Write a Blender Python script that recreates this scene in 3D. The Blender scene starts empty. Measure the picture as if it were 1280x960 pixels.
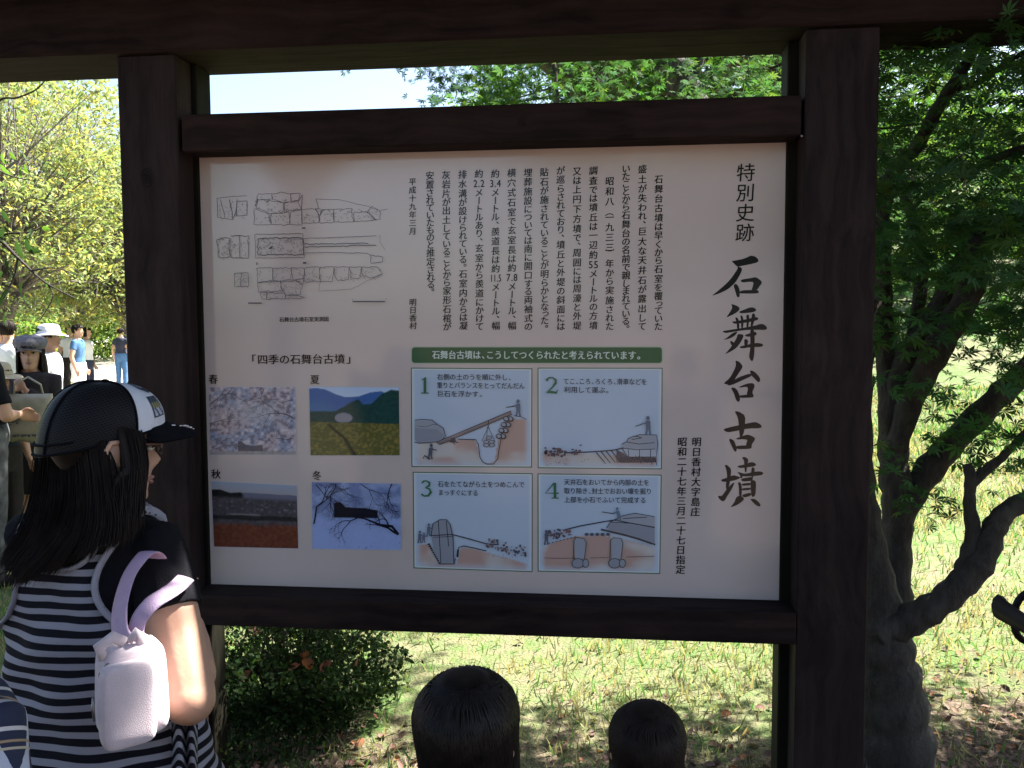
import bpy, math, random
import numpy as np
from mathutils import Vector, Matrix

SC = bpy.context.scene
COL = SC.collection
R = math.radians
rnd = random.Random(7)
npr = np.random.default_rng(11)

# ------------------------------------------------------------------ camera
CAM_O = Vector((0.0, -2.9, 1.6))
F_PX = 1125.7
YAW, PITCH, ROLL = R(-6.366), R(-3.883), R(-0.273)
cf = Vector((math.sin(YAW)*math.cos(PITCH), math.cos(YAW)*math.cos(PITCH), math.sin(PITCH)))
cr0 = Vector((math.cos(YAW), -math.sin(YAW), 0.0)); cu0 = cr0.cross(cf)
cr = cr0*math.cos(ROLL) + cu0*math.sin(ROLL)
cu = -cr0*math.sin(ROLL) + cu0*math.cos(ROLL)
cam_data = bpy.data.cameras.new('camera')
cam = bpy.data.objects.new('camera', cam_data); COL.objects.link(cam)
cam.matrix_world = Matrix(((cr.x, cu.x, -cf.x, CAM_O.x), (cr.y, cu.y, -cf.y, CAM_O.y), (cr.z, cu.z, -cf.z, CAM_O.z), (0, 0, 0, 1)))
cam_data.sensor_width = 36.0
cam_data.lens = F_PX/1280*36
cam_data.clip_start = 0.05
cam_data.clip_end = 600
SC.camera = cam

# ------------------------------------------------------------------ world, sun, exposure
SUN_TO = Vector((0.50, 0.38, 0.80)).normalized()
world = bpy.data.worlds.new('World'); SC.world = world; world.use_nodes = True
wn = world.node_tree
sky = wn.nodes.new('ShaderNodeTexSky'); sky.sky_type = 'NISHITA'; sky.sun_disc = False
sky.sun_elevation = math.asin(SUN_TO.z)
sky.sun_rotation = math.atan2(SUN_TO.x, SUN_TO.y)
sky.air_density = 1.0; sky.dust_density = 2.0; sky.ozone_density = 1.0
wn.links.new(sky.outputs[0], wn.nodes['Background'].inputs[0])
wn.nodes['Background'].inputs[1].default_value = 0.06
sun_d = bpy.data.lights.new('sun', 'SUN'); sun_d.energy = 5.0; sun_d.angle = R(0.53); sun_d.color = (1.0, 0.95, 0.87)
sun = bpy.data.objects.new('sun', sun_d); COL.objects.link(sun)
sun.rotation_euler = (-SUN_TO).to_track_quat('-Z', 'Y').to_euler(); sun.location = (-10, -10, 20)
SC.view_settings.view_transform = 'Standard'; SC.view_settings.look = 'None'
SC.view_settings.exposure = 2.55; SC.view_settings.gamma = 1.0
SC.cycles.max_bounces = 6; SC.cycles.transparent_max_bounces = 6
SC.cycles.use_denoising = True

# ------------------------------------------------------------------ helpers
def at(px, py, Y=None, X=None, Z=None, D=None):
    d = cf*F_PX + cr*(px-640) - cu*(py-480)
    if Y is not None: t = (Y-CAM_O.y)/d.y
    elif X is not None: t = (X-CAM_O.x)/d.x
    elif Z is not None: t = (Z-CAM_O.z)/d.z
    else: t = D/F_PX
    return CAM_O + d*t
def depth(P): return (Vector(P)-CAM_O).dot(cf)
def pix(P):
    v = Vector(P)-CAM_O; d = v.dot(cf)
    return 640+F_PX*v.dot(cr)/d, 480-F_PX*v.dot(cu)/d

def tag(o, label=None, cat=None, group=None, kind=None):
    if label: o['label'] = label
    if cat: o['category'] = cat
    if group: o['group'] = group
    if kind: o['kind'] = kind
    return o
ROOTM = {}
def empty(name, loc, rz=0.0, label=None, cat=None, group=None):
    o = bpy.data.objects.new(name, None); COL.objects.link(o)
    o.location = loc; o.rotation_euler = (0, 0, rz); o.empty_display_size = 0.1
    ROOTM[o.name] = Matrix.Translation(Vector(loc)) @ Matrix.Rotation(rz, 4, 'Z')
    tag(o, label, cat, group)
    return o
def link(name, me, mats, parent=None, loc=None):
    o = bpy.data.objects.new(name, me); COL.objects.link(o)
    if not isinstance(mats, (list, tuple)): mats = [mats]
    if not me.materials:
        for m in mats: me.materials.append(m)
    if parent is not None: o.parent = parent
    if loc is not None: o.location = loc
    return o
def root_inv(parent):
    p = parent
    while p is not None and p.name not in ROOTM: p = p.parent
    return ROOTM[p.name].inverted() if p is not None else Matrix.Identity(4)

class MB:
    def __init__(s): s.v = []; s.f = []; s.m = []; s.c = []
    def add(s, vs, fs, mi=0, col=None):
        b = len(s.v); s.v.extend([tuple(v) for v in vs]); s.f.extend([tuple(b+i for i in f) for f in fs])
        s.m.extend([mi]*len(fs)); s.c.extend([col or (1, 1, 1)]*len(vs)); return s
    def box(s, x0, x1, y0, y1, z0, z1, mi=0, bev=0.0):
        if bev <= 0:
            v = [(x, y, z) for x in (x0, x1) for y in (y0, y1) for z in (z0, z1)]
            return s.add(v, [(0, 1, 3, 2), (4, 6, 7, 5), (0, 4, 5, 1), (2, 3, 7, 6), (0, 2, 6, 4), (1, 5, 7, 3)], mi)
        b = bev; v = []; idx = {}
        for i, x in enumerate((x0, x1)):
            for j, y in enumerate((y0, y1)):
                for k, z in enumerate((z0, z1)):
                    sx, sy, sz = (1, -1)[i], (1, -1)[j], (1, -1)[k]
                    idx[i, j, k, 0] = len(v); v.append((x, y+sy*b, z+sz*b))
                    idx[i, j, k, 1] = len(v); v.append((x+sx*b, y, z+sz*b))
                    idx[i, j, k, 2] = len(v); v.append((x+sx*b, y+sy*b, z))
        fs = []
        for i in (0, 1):
            q = [idx[i, 0, 0, 0], idx[i, 1, 0, 0], idx[i, 1, 1, 0], idx[i, 0, 1, 0]]; fs.append(q if i else q[::-1])
            q = [idx[0, i, 0, 1], idx[1, i, 0, 1], idx[1, i, 1, 1], idx[0, i, 1, 1]]; fs.append(q[::-1] if i else q)
            q = [idx[0, 0, i, 2], idx[1, 0, i, 2], idx[1, 1, i, 2], idx[0, 1, i, 2]]; fs.append(q if i else q[::-1])
        for a in (0, 1):
            for c in (0, 1):
                fs.append((idx[0, a, c, 1], idx[1, a, c, 1], idx[1, a, c, 2], idx[0, a, c, 2]))
                fs.append((idx[a, 0, c, 0], idx[a, 1, c, 0], idx[a, 1, c, 2], idx[a, 0, c, 2]))
                fs.append((idx[a, c, 0, 0], idx[a, c, 1, 0], idx[a, c, 1, 1], idx[a, c, 0, 1]))
        for i in (0, 1):
            for j in (0, 1):
                for k in (0, 1): fs.append((idx[i, j, k, 0], idx[i, j, k, 1], idx[i, j, k, 2]))
        return s.add(v, fs, mi)
    def tube(s, pts, rad, seg=8, cap=True, mi=0, flat=1.0, up=(0, 0, 1), col=None):
        pts = [Vector(p) for p in pts]; n = len(pts)
        if not isinstance(rad, (list, tuple)): rad = [rad]*n
        vs = []; fs = []; prev = None
        for i, p in enumerate(pts):
            t = (pts[min(i+1, n-1)]-pts[max(i-1, 0)])
            t = t.normalized() if t.length > 1e-9 else Vector((0, 0, 1))
            if prev is None:
                a = Vector(up).cross(t)
                if a.length < 1e-3: a = Vector((1, 0, 0)).cross(t)
            else: a = prev - t*prev.dot(t)
            a.normalize(); prev = a; b = t.cross(a)
            for k in range(seg):
                an = 2*math.pi*k/seg
                vs.append(p + a*(math.cos(an)*rad[i]) + b*(math.sin(an)*rad[i]*flat))
        for i in range(n-1):
            for k in range(seg):
                k2 = (k+1) % seg
                fs.append((i*seg+k, i*seg+k2, (i+1)*seg+k2, (i+1)*seg+k))
        if cap:
            fs.append(tuple(range(seg))[::-1]); fs.append(tuple((n-1)*seg+k for k in range(seg)))
        return s.add(vs, fs, mi, col)
    def loft(s, rings, seg=24, mi=0):
        """rings: (cx,cy,cz,a,b[,power]) horizontal ellipses, bottom to top, closed"""
        vs = []; fs = []
        for r in rings:
            cx, cy, cz, a, b = r[:5]
            for k in range(seg):
                an = 2*math.pi*k/seg
                vs.append((cx+a*math.cos(an), cy+b*math.sin(an), cz))
        n = len(rings)
        for i in range(n-1):
            for k in range(seg):
                k2 = (k+1) % seg; fs.append((i*seg+k, i*seg+k2, (i+1)*seg+k2, (i+1)*seg+k))
        fs.append(tuple(range(seg))[::-1]); fs.append(tuple((n-1)*seg+k for k in range(seg)))
        return s.add(vs, fs, mi)
    def ball(s, c, r, seg=12, rings=8, mi=0, M=None, col=None):
        if not isinstance(r, (list, tuple)): r = (r, r, r)
        vs = []; fs = []
        for i in range(rings+1):
            th = math.pi*i/rings
            for k in range(seg):
                an = 2*math.pi*k/seg
                p = Vector((r[0]*math.sin(th)*math.cos(an), r[1]*math.sin(th)*math.sin(an), -r[2]*math.cos(th)))
                if M is not None: p = M @ p
                vs.append(p+Vector(c))
        for i in range(rings):
            for k in range(seg):
                k2 = (k+1) % seg; fs.append((i*seg+k, i*seg+k2, (i+1)*seg+k2, (i+1)*seg+k))
        return s.add(vs, fs, mi, col)
    def xf(s, M): s.v = [tuple(M @ Vector(v)) for v in s.v]; return s
    def mesh(s, name, smooth=False, M=None):
        me = bpy.data.meshes.new(name)
        vs = s.v if M is None else [tuple(M @ Vector(v)) for v in s.v]
        me.from_pydata(vs, [], s.f); me.update()
        me.polygons.foreach_set('material_index', s.m)
        if any(c != (1, 1, 1) for c in s.c):
            ca = me.color_attributes.new('Col', 'FLOAT_COLOR', 'POINT')
            ca.data.foreach_set('color', np.array([list(c)+[1.0] for c in s.c], dtype=np.float32).ravel())
        if smooth: me.polygons.foreach_set('use_smooth', [True]*len(me.polygons))
        return me
    def build(s, name, mats, parent=None, world=True, smooth=False):
        M = root_inv(parent) if (world and parent is not None) else None
        return link(name, s.mesh(name, smooth, M), mats, parent)

def remesh(mb, name, mats, parent, voxel=0.01, world=False, smooth_it=4, disp=None):
    """one continuous surface out of overlapping closed pieces"""
    M = root_inv(parent) if world else None
    tmp = bpy.data.objects.new('tmp', mb.mesh('tmp', M=M)); COL.objects.link(tmp)
    md = tmp.modifiers.new('r', 'REMESH'); md.mode = 'VOXEL'; md.voxel_size = voxel
    if smooth_it:
        ms = tmp.modifiers.new('s', 'SMOOTH'); ms.iterations = smooth_it; ms.factor = 0.5
    bpy.context.view_layer.update()
    dg = bpy.context.evaluated_depsgraph_get()
    me = bpy.data.meshes.new_from_object(tmp.evaluated_get(dg)); me.name = name
    bpy.data.objects.remove(tmp)
    me.materials.clear()
    if disp is not None:
        n = len(me.vertices); co = np.empty(n*3, dtype=np.float32); me.vertices.foreach_get('co', co)
        no = np.empty(n*3, dtype=np.float32); me.vertices.foreach_get('normal', no)
        co = co.reshape(-1, 3); no = no.reshape(-1, 3)
        co = co + no*disp(co)[:, None]; me.vertices.foreach_set('co', co.astype(np.float32).ravel()); me.update()
    me.polygons.foreach_set('use_smooth', [True]*len(me.polygons))
    return link(name, me, mats, parent)

def np_mesh(name, V, T, cols=None, smooth=False):
    me = bpy.data.meshes.new(name); V = np.asarray(V, dtype=np.float32); T = np.asarray(T, dtype=np.int32)
    k = T.shape[1]
    me.vertices.add(len(V)); me.vertices.foreach_set('co', V.ravel())
    me.loops.add(T.size); me.loops.foreach_set('vertex_index', T.ravel())
    me.polygons.add(len(T)); me.polygons.foreach_set('loop_start', np.arange(0, T.size, k, dtype=np.int32))
    me.update(calc_edges=True)
    if cols is not None:
        ca = me.color_attributes.new('Col', 'FLOAT_COLOR', 'POINT')
        c4 = np.ones((len(V), 4), dtype=np.float32); c4[:, :3] = cols
        ca.data.foreach_set('color', c4.ravel())
    if smooth: me.polygons.foreach_set('use_smooth', np.ones(len(T), dtype=bool))
    return me
def scatter(tv, tf, pos, nrm, size, spin, cols):
    """instances of a template baked in one mesh; template lies in xy, points +y, normal +z"""
    n = len(pos); tv = np.asarray(tv, float); tf = np.asarray(tf, int)
    nrm = nrm/np.linalg.norm(nrm, axis=1)[:, None]
    h = np.where(np.abs(nrm[:, 2:3]) < 0.9, np.array([[0, 0, 1.0]]), np.array([[1.0, 0, 0]]))
    a = np.cross(h, nrm); a /= np.linalg.norm(a, axis=1)[:, None]; b = np.cross(nrm, a)
    c, s_ = np.cos(spin)[:, None], np.sin(spin)[:, None]
    X = a*c+b*s_; Y = -a*s_+b*c
    V = pos[:, None, :] + size[:, None, None]*(tv[None, :, 0:1]*X[:, None, :] + tv[None, :, 1:2]*Y[:, None, :] + tv[None, :, 2:3]*nrm[:, None, :])
    T = tf[None] + (np.arange(n)*len(tv))[:, None, None]
    return V.reshape(-1, 3), T.reshape(-1, tf.shape[1]), np.repeat(cols, len(tv), axis=0)

# value noise for layouts (numpy)
_NT = npr.random((64, 64))
def vnoise(x, y):
    x = np.asarray(x, float); y = np.asarray(y, float)
    xi = np.floor(x).astype(int); yi = np.floor(y).astype(int); fx = x-xi; fy = y-yi
    fx = fx*fx*(3-2*fx); fy = fy*fy*(3-2*fy)
    g = lambda i, j: _NT[i % 64, j % 64]
    return (g(xi, yi)*(1-fx)+g(xi+1, yi)*fx)*(1-fy) + (g(xi, yi+1)*(1-fx)+g(xi+1, yi+1)*fx)*fy
def fbm(x, y, o=4):
    s = 0; a = .5
    for i in range(o): s = s + a*vnoise(x*2**i+13*i, y*2**i+7*i); a *= .5
    return s

# ------------------------------------------------------------------ materials
def nmat(name):
    m = bpy.data.materials.new(name); m.use_nodes = True
    return m, m.node_tree.nodes, m.node_tree.links, m.node_tree.nodes['Principled BSDF']
def simple(name, col, rough=0.7, noise=0.0, scale=30.0, bump=0.0, bscale=None, metal=0.0, spec=0.5, stretch=None, sheen=0.0, sss=0.0):
    m, N, L, P = nmat(name)
    P.inputs['Roughness'].default_value = rough; P.inputs['Metallic'].default_value = metal
    P.inputs['Specular IOR Level'].default_value = spec
    P.inputs['Base Color'].default_value = (*col, 1)
    if sheen: P.inputs['Sheen Weight'].default_value = sheen
    if sss:
        P.inputs['Subsurface Weight'].default_value = sss; P.inputs['Subsurface Radius'].default_value = (0.012, 0.005, 0.003); P.inputs['Subsurface Scale'].default_value = 1.0
    if noise or bump:
        tc = N.new('ShaderNodeTexCoord'); mp = N.new('ShaderNodeMapping')
        if stretch: mp.inputs['Scale'].default_value = stretch
        L.new(tc.outputs['Object'], mp.inputs[0])
    if noise:
        nz = N.new('ShaderNodeTexNoise'); nz.inputs['Scale'].default_value = scale; nz.inputs['Detail'].default_value = 6
        L.new(mp.outputs[0], nz.inputs['Vector'])
        mx = N.new('ShaderNodeMix'); mx.data_type = 'RGBA'
        mx.inputs[6].default_value = (*[c*(1-noise) for c in col], 1); mx.inputs[7].default_value = (*[min(1, c*(1+noise)) for c in col], 1)
        rp = N.new('ShaderNodeMapRange'); rp.inputs[1].default_value = .3; rp.inputs[2].default_value = .7
        L.new(nz.outputs[0], rp.inputs[0]); L.new(rp.outputs[0], mx.inputs[0]); L.new(mx.outputs[2], P.inputs['Base Color'])
    if bump:
        nb = N.new('ShaderNodeTexNoise'); nb.inputs['Scale'].default_value = bscale or scale*3; nb.inputs['Detail'].default_value = 5
        L.new(mp.outputs[0], nb.inputs['Vector'])
        bp = N.new('ShaderNodeBump'); bp.inputs['Strength'].default_value = bump; bp.inputs['Distance'].default_value = 0.01
        L.new(nb.outputs[0], bp.inputs['Height']); L.new(bp.outputs[0], P.inputs['Normal'])
    return m
def attr_mat(name, rough=0.6, spec=0.3, transl=0.0, coat=False):
    m, N, L, P = nmat(name)
    at_ = N.new('ShaderNodeAttribute'); at_.attribute_name = 'Col'
    L.new(at_.outputs['Color'], P.inputs['Base Color']); P.inputs['Roughness'].default_value = rough
    P.inputs['Specular IOR Level'].default_value = spec
    if transl:
        tr = N.new('ShaderNodeBsdfTranslucent'); mx = N.new('ShaderNodeMixShader'); mx.inputs[0].default_value = transl
        hs = N.new('ShaderNodeMix'); hs.data_type = 'RGBA'; hs.blend_type = 'MULTIPLY'; hs.inputs[0].default_value = 1
        hs.inputs[7].default_value = (1.5, 1.6, .8, 1)
        L.new(at_.outputs['Color'], hs.inputs[6]); L.new(hs.outputs[2], tr.inputs[0])
        L.new(P.outputs[0], mx.inputs[1]); L.new(tr.outputs[0], mx.inputs[2])
        L.new(mx.outputs[0], N['Material Output'].inputs[0])
    return m
def wood(name, axis, c0, c1, rough=0.55):
    m, N, L, P = nmat(name)
    tc = N.new('ShaderNodeTexCoord'); mp = N.new('ShaderNodeMapping')
    sc = [26, 26, 26]; sc[axis] = 1.3; mp.inputs['Scale'].default_value = sc
    L.new(tc.outputs['Object'], mp.inputs[0])
    # broad bending of the grain
    nw = N.new('ShaderNodeTexNoise'); nw.inputs['Scale'].default_value = 2.2; nw.inputs['Detail'].default_value = 2
    L.new(tc.outputs['Object'], nw.inputs['Vector'])
    ad = N.new('ShaderNodeMix'); ad.data_type = 'VECTOR'; ad.inputs[0].default_value = 0.0
    va = N.new('ShaderNodeVectorMath'); va.operation = 'MULTIPLY_ADD'; va.inputs[1].default_value = (3.5, 3.5, 3.5)
    L.new(nw.outputs['Color'], va.inputs[0]); L.new(mp.outputs[0], va.inputs[2])
    n1 = N.new('ShaderNodeTexNoise'); n1.inputs['Scale'].default_value = 1.0; n1.inputs['Detail'].default_value = 8; n1.inputs['Roughness'].default_value = .65
    L.new(va.outputs[0], n1.inputs['Vector'])
    rp = N.new('ShaderNodeValToRGB'); rp.color_ramp.elements[0].position = .3; rp.color_ramp.elements[1].position = .72
    rp.color_ramp.elements[0].color = (*c0, 1); rp.color_ramp.elements[1].color = (*c1, 1)
    L.new(n1.outputs[0], rp.inputs[0])
    # large worn patches
    n2 = N.new('ShaderNodeTexNoise'); n2.inputs['Scale'].default_value = 1.7; n2.inputs['Detail'].default_value = 5
    L.new(tc.outputs['Object'], n2.inputs['Vector'])
    mr = N.new('ShaderNodeMapRange'); mr.inputs[1].default_value = .5; mr.inputs[2].default_value = .75; mr.inputs[4].default_value = .45
    L.new(n2.outputs[0], mr.inputs[0])
    mx = N.new('ShaderNodeMix'); mx.data_type = 'RGBA'; mx.inputs[7].default_value = (*[c*1.5+.004 for c in c1], 1)
    L.new(mr.outputs[0], mx.inputs[0]); L.new(rp.outputs[0], mx.inputs[6])
    L.new(mx.outputs[2], P.inputs['Base Color'])
    bp = N.new('ShaderNodeBump'); bp.inputs['Strength'].default_value = .7; bp.inputs['Distance'].default_value = .006
    L.new(n1.outputs[0], bp.inputs['Height']); L.new(bp.outputs[0], P.inputs['Normal'])
    P.inputs['Roughness'].default_value = .9 if axis != 2 else .7; P.inputs['Specular IOR Level'].default_value = .14
    return m

M_WV = wood('stained_wood_upright', 2, (.0065, .0040, .0044), (.034, .0210, .0195))
M_WH = wood('stained_wood_rail', 0, (.0060, .0036, .0036), (.034, .020, .0175))
M_WY = wood('stained_wood_cross', 1, (.007, .0045, .0045), (.015, .0095, .009))
M_WO = wood('weathered_wood', 2, (.0045, .0040, .0026), (.011, .0095, .005), .9)
M_PANEL = simple('sign_enamel', (.60, .50, .475), .09, noise=.04, scale=3.0, bump=.012, bscale=9, spec=.6)
M_PRINT = attr_mat('print_ink', .12, .35)
M_KNOT = simple('wood_knot', (.010, .007, .006), .6, noise=.4, scale=60)
M_STEEL = simple('dull_metal', (.30, .30, .31), .4, metal=1.0, noise=.2, scale=40)
M_LEAF = attr_mat('leaf_green', .8, .06, .36)
M_DRY = attr_mat('dry_leaf', .7, .2, .15)
M_GRASS = attr_mat('grass_blade', .6, .25, .35)
M_SKIN = simple('skin', (.50, .29, .20), .5, noise=.06, scale=12, bump=.05, bscale=160, sss=.12)
M_SKIN2 = simple('skin_tan', (.42, .235, .16), .5, noise=.06, scale=12, sss=.1)
M_HAIR = simple('black_hair', (.0075, .0055, .005), .48, spec=.22, noise=.75, scale=45)
M_HAIR2 = simple('dark_brown_hair', (.013, .008, .0065), .62, noise=.5, scale=30, spec=.22)
M_LIP = simple('lips', (.36, .18, .145), .5)
M_EYEW = simple('eye_white', (.62, .60, .58), .25)
M_EYEB = simple('eye_dark', (.012, .008, .007), .15)
M_BLACKCLOTH = simple('black_cloth', (.006, .006, .009), .9, noise=.3, scale=25, bump=.25, bscale=350, spec=.2)

def bark_mat():
    m, N, L, P = nmat('maple_bark')
    tc = N.new('ShaderNodeTexCoord'); mp = N.new('ShaderNodeMapping'); mp.inputs['Scale'].default_value = (9, 9, 3.2)
    L.new(tc.outputs['Object'], mp.inputs[0])
    n1 = N.new('ShaderNodeTexNoise'); n1.inputs['Scale'].default_value = 3.4; n1.inputs['Detail'].default_value = 9; n1.inputs['Roughness'].default_value = .7
    L.new(mp.outputs[0], n1.inputs['Vector'])
    n2 = N.new('ShaderNodeTexNoise'); n2.inputs['Scale'].default_value = 1.1; n2.inputs['Detail'].default_value = 5
    L.new(mp.outputs[0], n2.inputs['Vector'])
    rp = N.new('ShaderNodeValToRGB'); e = rp.color_ramp.elements
    e[0].position = .32; e[0].color = (.020, .016, .013, 1); e[1].position = .7; e[1].color = (.080, .066, .056, 1)
    L.new(n1.outputs[0], rp.inputs[0])
    r2 = N.new('ShaderNodeMapRange'); r2.inputs[1].default_value = .55; r2.inputs[2].default_value = .68; r2.inputs[4].default_value = .55
    L.new(n2.outputs[0], r2.inputs[0])
    mx = N.new('ShaderNodeMix'); mx.data_type = 'RGBA'; mx.inputs[7].default_value = (.12, .11, .095, 1)
    L.new(r2.outputs[0], mx.inputs[0]); L.new(rp.outputs[0], mx.inputs[6]); L.new(mx.outputs[2], P.inputs['Base Color'])
    bp = N.new('ShaderNodeBump'); bp.inputs['Strength'].default_value = 1.0; bp.inputs['Distance'].default_value = .03
    L.new(n1.outputs[0], bp.inputs['Height']); L.new(bp.outputs[0], P.inputs['Normal'])
    P.inputs['Roughness'].default_value = .85
    return m
M_BARK = bark_mat()

# ------------------------------------------------------------------ terrain
def sstep(a, b, x):
    t = np.clip((np.asarray(x, float)-a)/(b-a), 0, 1); return t*t*(3-2*t)
def ground_h(x, y):
    x = np.asarray(x, float); y = np.asarray(y, float)
    h = (fbm(x*.35+5, y*.35+9, 3)-.45)*.10*sstep(1.2, 4, np.hypot(x, y-0))
    h = h + sstep(8, 34, y)*4.6*sstep(-9, 0, x)             # bank beyond the lawn
    h = h + sstep(46, 105, np.hypot(x, y))*15*(.75+.5*vnoise(x*.03+3, y*.03+1))*sstep(20, 50, y)
    return h
def gh(x, y): return float(ground_h(x, y))
def build_ground():
    xs = np.concatenate([np.linspace(-220, -20, 40)[:-1], np.linspace(-20, 12, 130), np.linspace(12, 220, 40)[1:]])
    ys = np.concatenate([np.linspace(-220, -8, 30)[:-1], np.linspace(-8, 30, 150), np.linspace(30, 300, 60)[1:]])
    X, Y = np.meshgrid(xs, ys); Z = ground_h(X, Y)
    V = np.stack([X, Y, Z], -1).reshape(-1, 3); nx = len(xs); ny = len(ys)
    i = np.arange(nx-1)[None]+np.arange(ny-1)[:, None]*nx
    Q = np.stack([i, i+1, i+1+nx, i+nx], -1).reshape(-1, 4)
    m, N, L, P = nmat('lawn_ground')
    tc = N.new('ShaderNodeTexCoord')
    def noise(s, d=6):
        n = N.new('ShaderNodeTexNoise'); n.inputs['Scale'].default_value = s; n.inputs['Detail'].default_value = d
        L.new(tc.outputs['Object'], n.inputs['Vector']); return n
    nA = noise(.55, 4); nB = noise(9, 8); nC = noise(60, 6)
    r1 = N.new('ShaderNodeValToRGB'); e = r1.color_ramp.elements
    e[0].position = .35; e[0].color = (.17, .145, .095, 1); e[1].position = .62; e[1].color = (.080, .132, .038, 1)
    mA = N.new('ShaderNodeMath'); mA.operation = 'MULTIPLY_ADD'; mA.inputs[1].default_value = .45
    mB = N.new('ShaderNodeMath'); mB.operation = 'MULTIPLY'; mB.inputs[1].default_value = .58
    L.new(nB.outputs[0], mB.inputs[0]); L.new(nA.outputs[0], mA.inputs[0]); L.new(mB.outputs[0], mA.inputs[2])
    L.new(mA.outputs[0], r1.inputs[0])
    # bare litter soil close to the sign
    sx = N.new('ShaderNodeSeparateXYZ'); L.new(tc.outputs['Object'], sx.inputs[0])
    xr = N.new('ShaderNodeMapRange'); xr.inputs[1].default_value = .7; xr.inputs[2].default_value = 1.5; xr.inputs[3].default_value = 0; xr.inputs[4].default_value = -.75; L.new(sx.outputs[0], xr.inputs[0])
    yx = N.new('ShaderNodeMath'); yx.operation = 'ADD'; L.new(sx.outputs[1], yx.inputs[0]); L.new(xr.outputs[0], yx.inputs[1])
    ds = N.new('ShaderNodeMath'); ds.operation = 'MULTIPLY_ADD'; ds.inputs[1].default_value = 1.6; L.new(nB.outputs[0], ds.inputs[0]); L.new(yx.outputs[0], ds.inputs[2])
    mr = N.new('ShaderNodeMapRange'); mr.inputs[1].default_value = .8; mr.inputs[2].default_value = 1.5; L.new(ds.outputs[0], mr.inputs[0])
    soil = N.new('ShaderNodeValToRGB'); e = soil.color_ramp.elements
    e[0].position = .35; e[0].color = (.055, .038, .028, 1); e[1].position = .65; e[1].color = (.17, .125, .095, 1); L.new(nC.outputs[0], soil.inputs[0])
    mx = N.new('ShaderNodeMix'); mx.data_type = 'RGBA'; L.new(mr.outputs[0], mx.inputs[0]); L.new(soil.outputs[0], mx.inputs[6]); L.new(r1.outputs[0], mx.inputs[7])
    L.new(mx.outputs[2], P.inputs['Base Color']); P.inputs['Roughness'].default_value = .9; P.inputs['Specular IOR Level'].default_value = .1
    bp = N.new('ShaderNodeBump'); bp.inputs['Strength'].default_value = .7; bp.inputs['Distance'].default_value = .03
    L.new(nC.outputs[0], bp.inputs['Height']); L.new(bp.outputs[0], P.inputs['Normal'])
    o = link('ground', np_mesh('ground', V, Q, smooth=True), m); tag(o, kind='structure')
    # pale path
    pts = [(-60, 66), (-46, 58), (-31, 47), (-21, 33.5), (-14.6, 23), (-11, 17), (-9.5, 11), (-9.2, 4), (-9.6, -6)]
    V = []; 
    P2 = []
    for a, b in zip(pts[:-1], pts[1:]):
        for t in np.linspace(0, 1, 14, endpoint=False): P2.append((a[0]+(b[0]-a[0])*t, a[1]+(b[1]-a[1])*t))
    for i, (x, y) in enumerate(P2):
        a = P2[max(0, i-1)]; b = P2[min(len(P2)-1, i+1)]
        d = np.array([b[0]-a[0], b[1]-a[1]]); d /= np.linalg.norm(d); n = np.array([-d[1], d[0]])
        for s in (-1.5, -.75, 0, .75, 1.5):
            q = np.array([x, y])+n*s*(1+.1*math.sin(i)); V.append((q[0], q[1], gh(q[0], q[1])+.05-(.03 if abs(s) > 1 else 0)))
    Q = [(i*5+k, i*5+k+1, i*5+5+k+1, i*5+5+k) for i in range(len(P2)-1) for k in range(4)]
    o = link('path', np_mesh('path', V, Q, smooth=True), simple('path_gravel', (.46, .42, .36), .9, noise=.25, scale=6, bump=.3, bscale=50)); tag(o, kind='structure')
build_ground()

# ------------------------------------------------------------------ leaf templates
def maple_template():
    lob = [(0, 1.0), (40, .86), (80, .66), (125, .36)]
    tip = []
    for a, l in lob[::-1]: tip.append((-a, l))
    for a, l in lob[1:]: tip.append((a, l))
    tip = sorted(tip); v = [(0, 0, 0)]; T = []
    for i, (a, l) in enumerate(tip):
        ar = R(a); w = R(15)
        v.append((math.sin(ar)*l, math.cos(ar)*l, -.10*l))
        v.append((math.sin(ar-w)*l*.5, math.cos(ar-w)*l*.5, .02)); v.append((math.sin(ar+w)*l*.5, math.cos(ar+w)*l*.5, .02))
        b = 1+3*i; T += [(0, b+2, b+1), (b+1, b+2, b)]
    return v, T
MAPLE_V, MAPLE_T = maple_template()
LEAF_V = [(0, 0, 0), (.28, .4, .06), (0, 1, -.06), (-.28, .4, .06)]; LEAF_T = [(0, 1, 2), (0, 2, 3)]
LONG_V = [(0, 0, 0), (.17, .35, .05), (.13, .7, .02), (0, 1.05, -.12), (-.13, .7, .02), (-.17, .35, .05)]; LONG_T = [(0, 1, 5), (1, 2, 4), (1, 4, 5), (2, 3, 4)]
def leaf_cols(n, base, var=.3, yellow=.15):
    b = np.array(base)[None]*(1+var*(npr.random((n, 1))*2-1))
    y = npr.random((n, 1)) < yellow
    return np.where(y, b*np.array([[1.9, 1.35, .9]]), b*(1+.12*(npr.random((n, 3))*2-1)))

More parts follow.
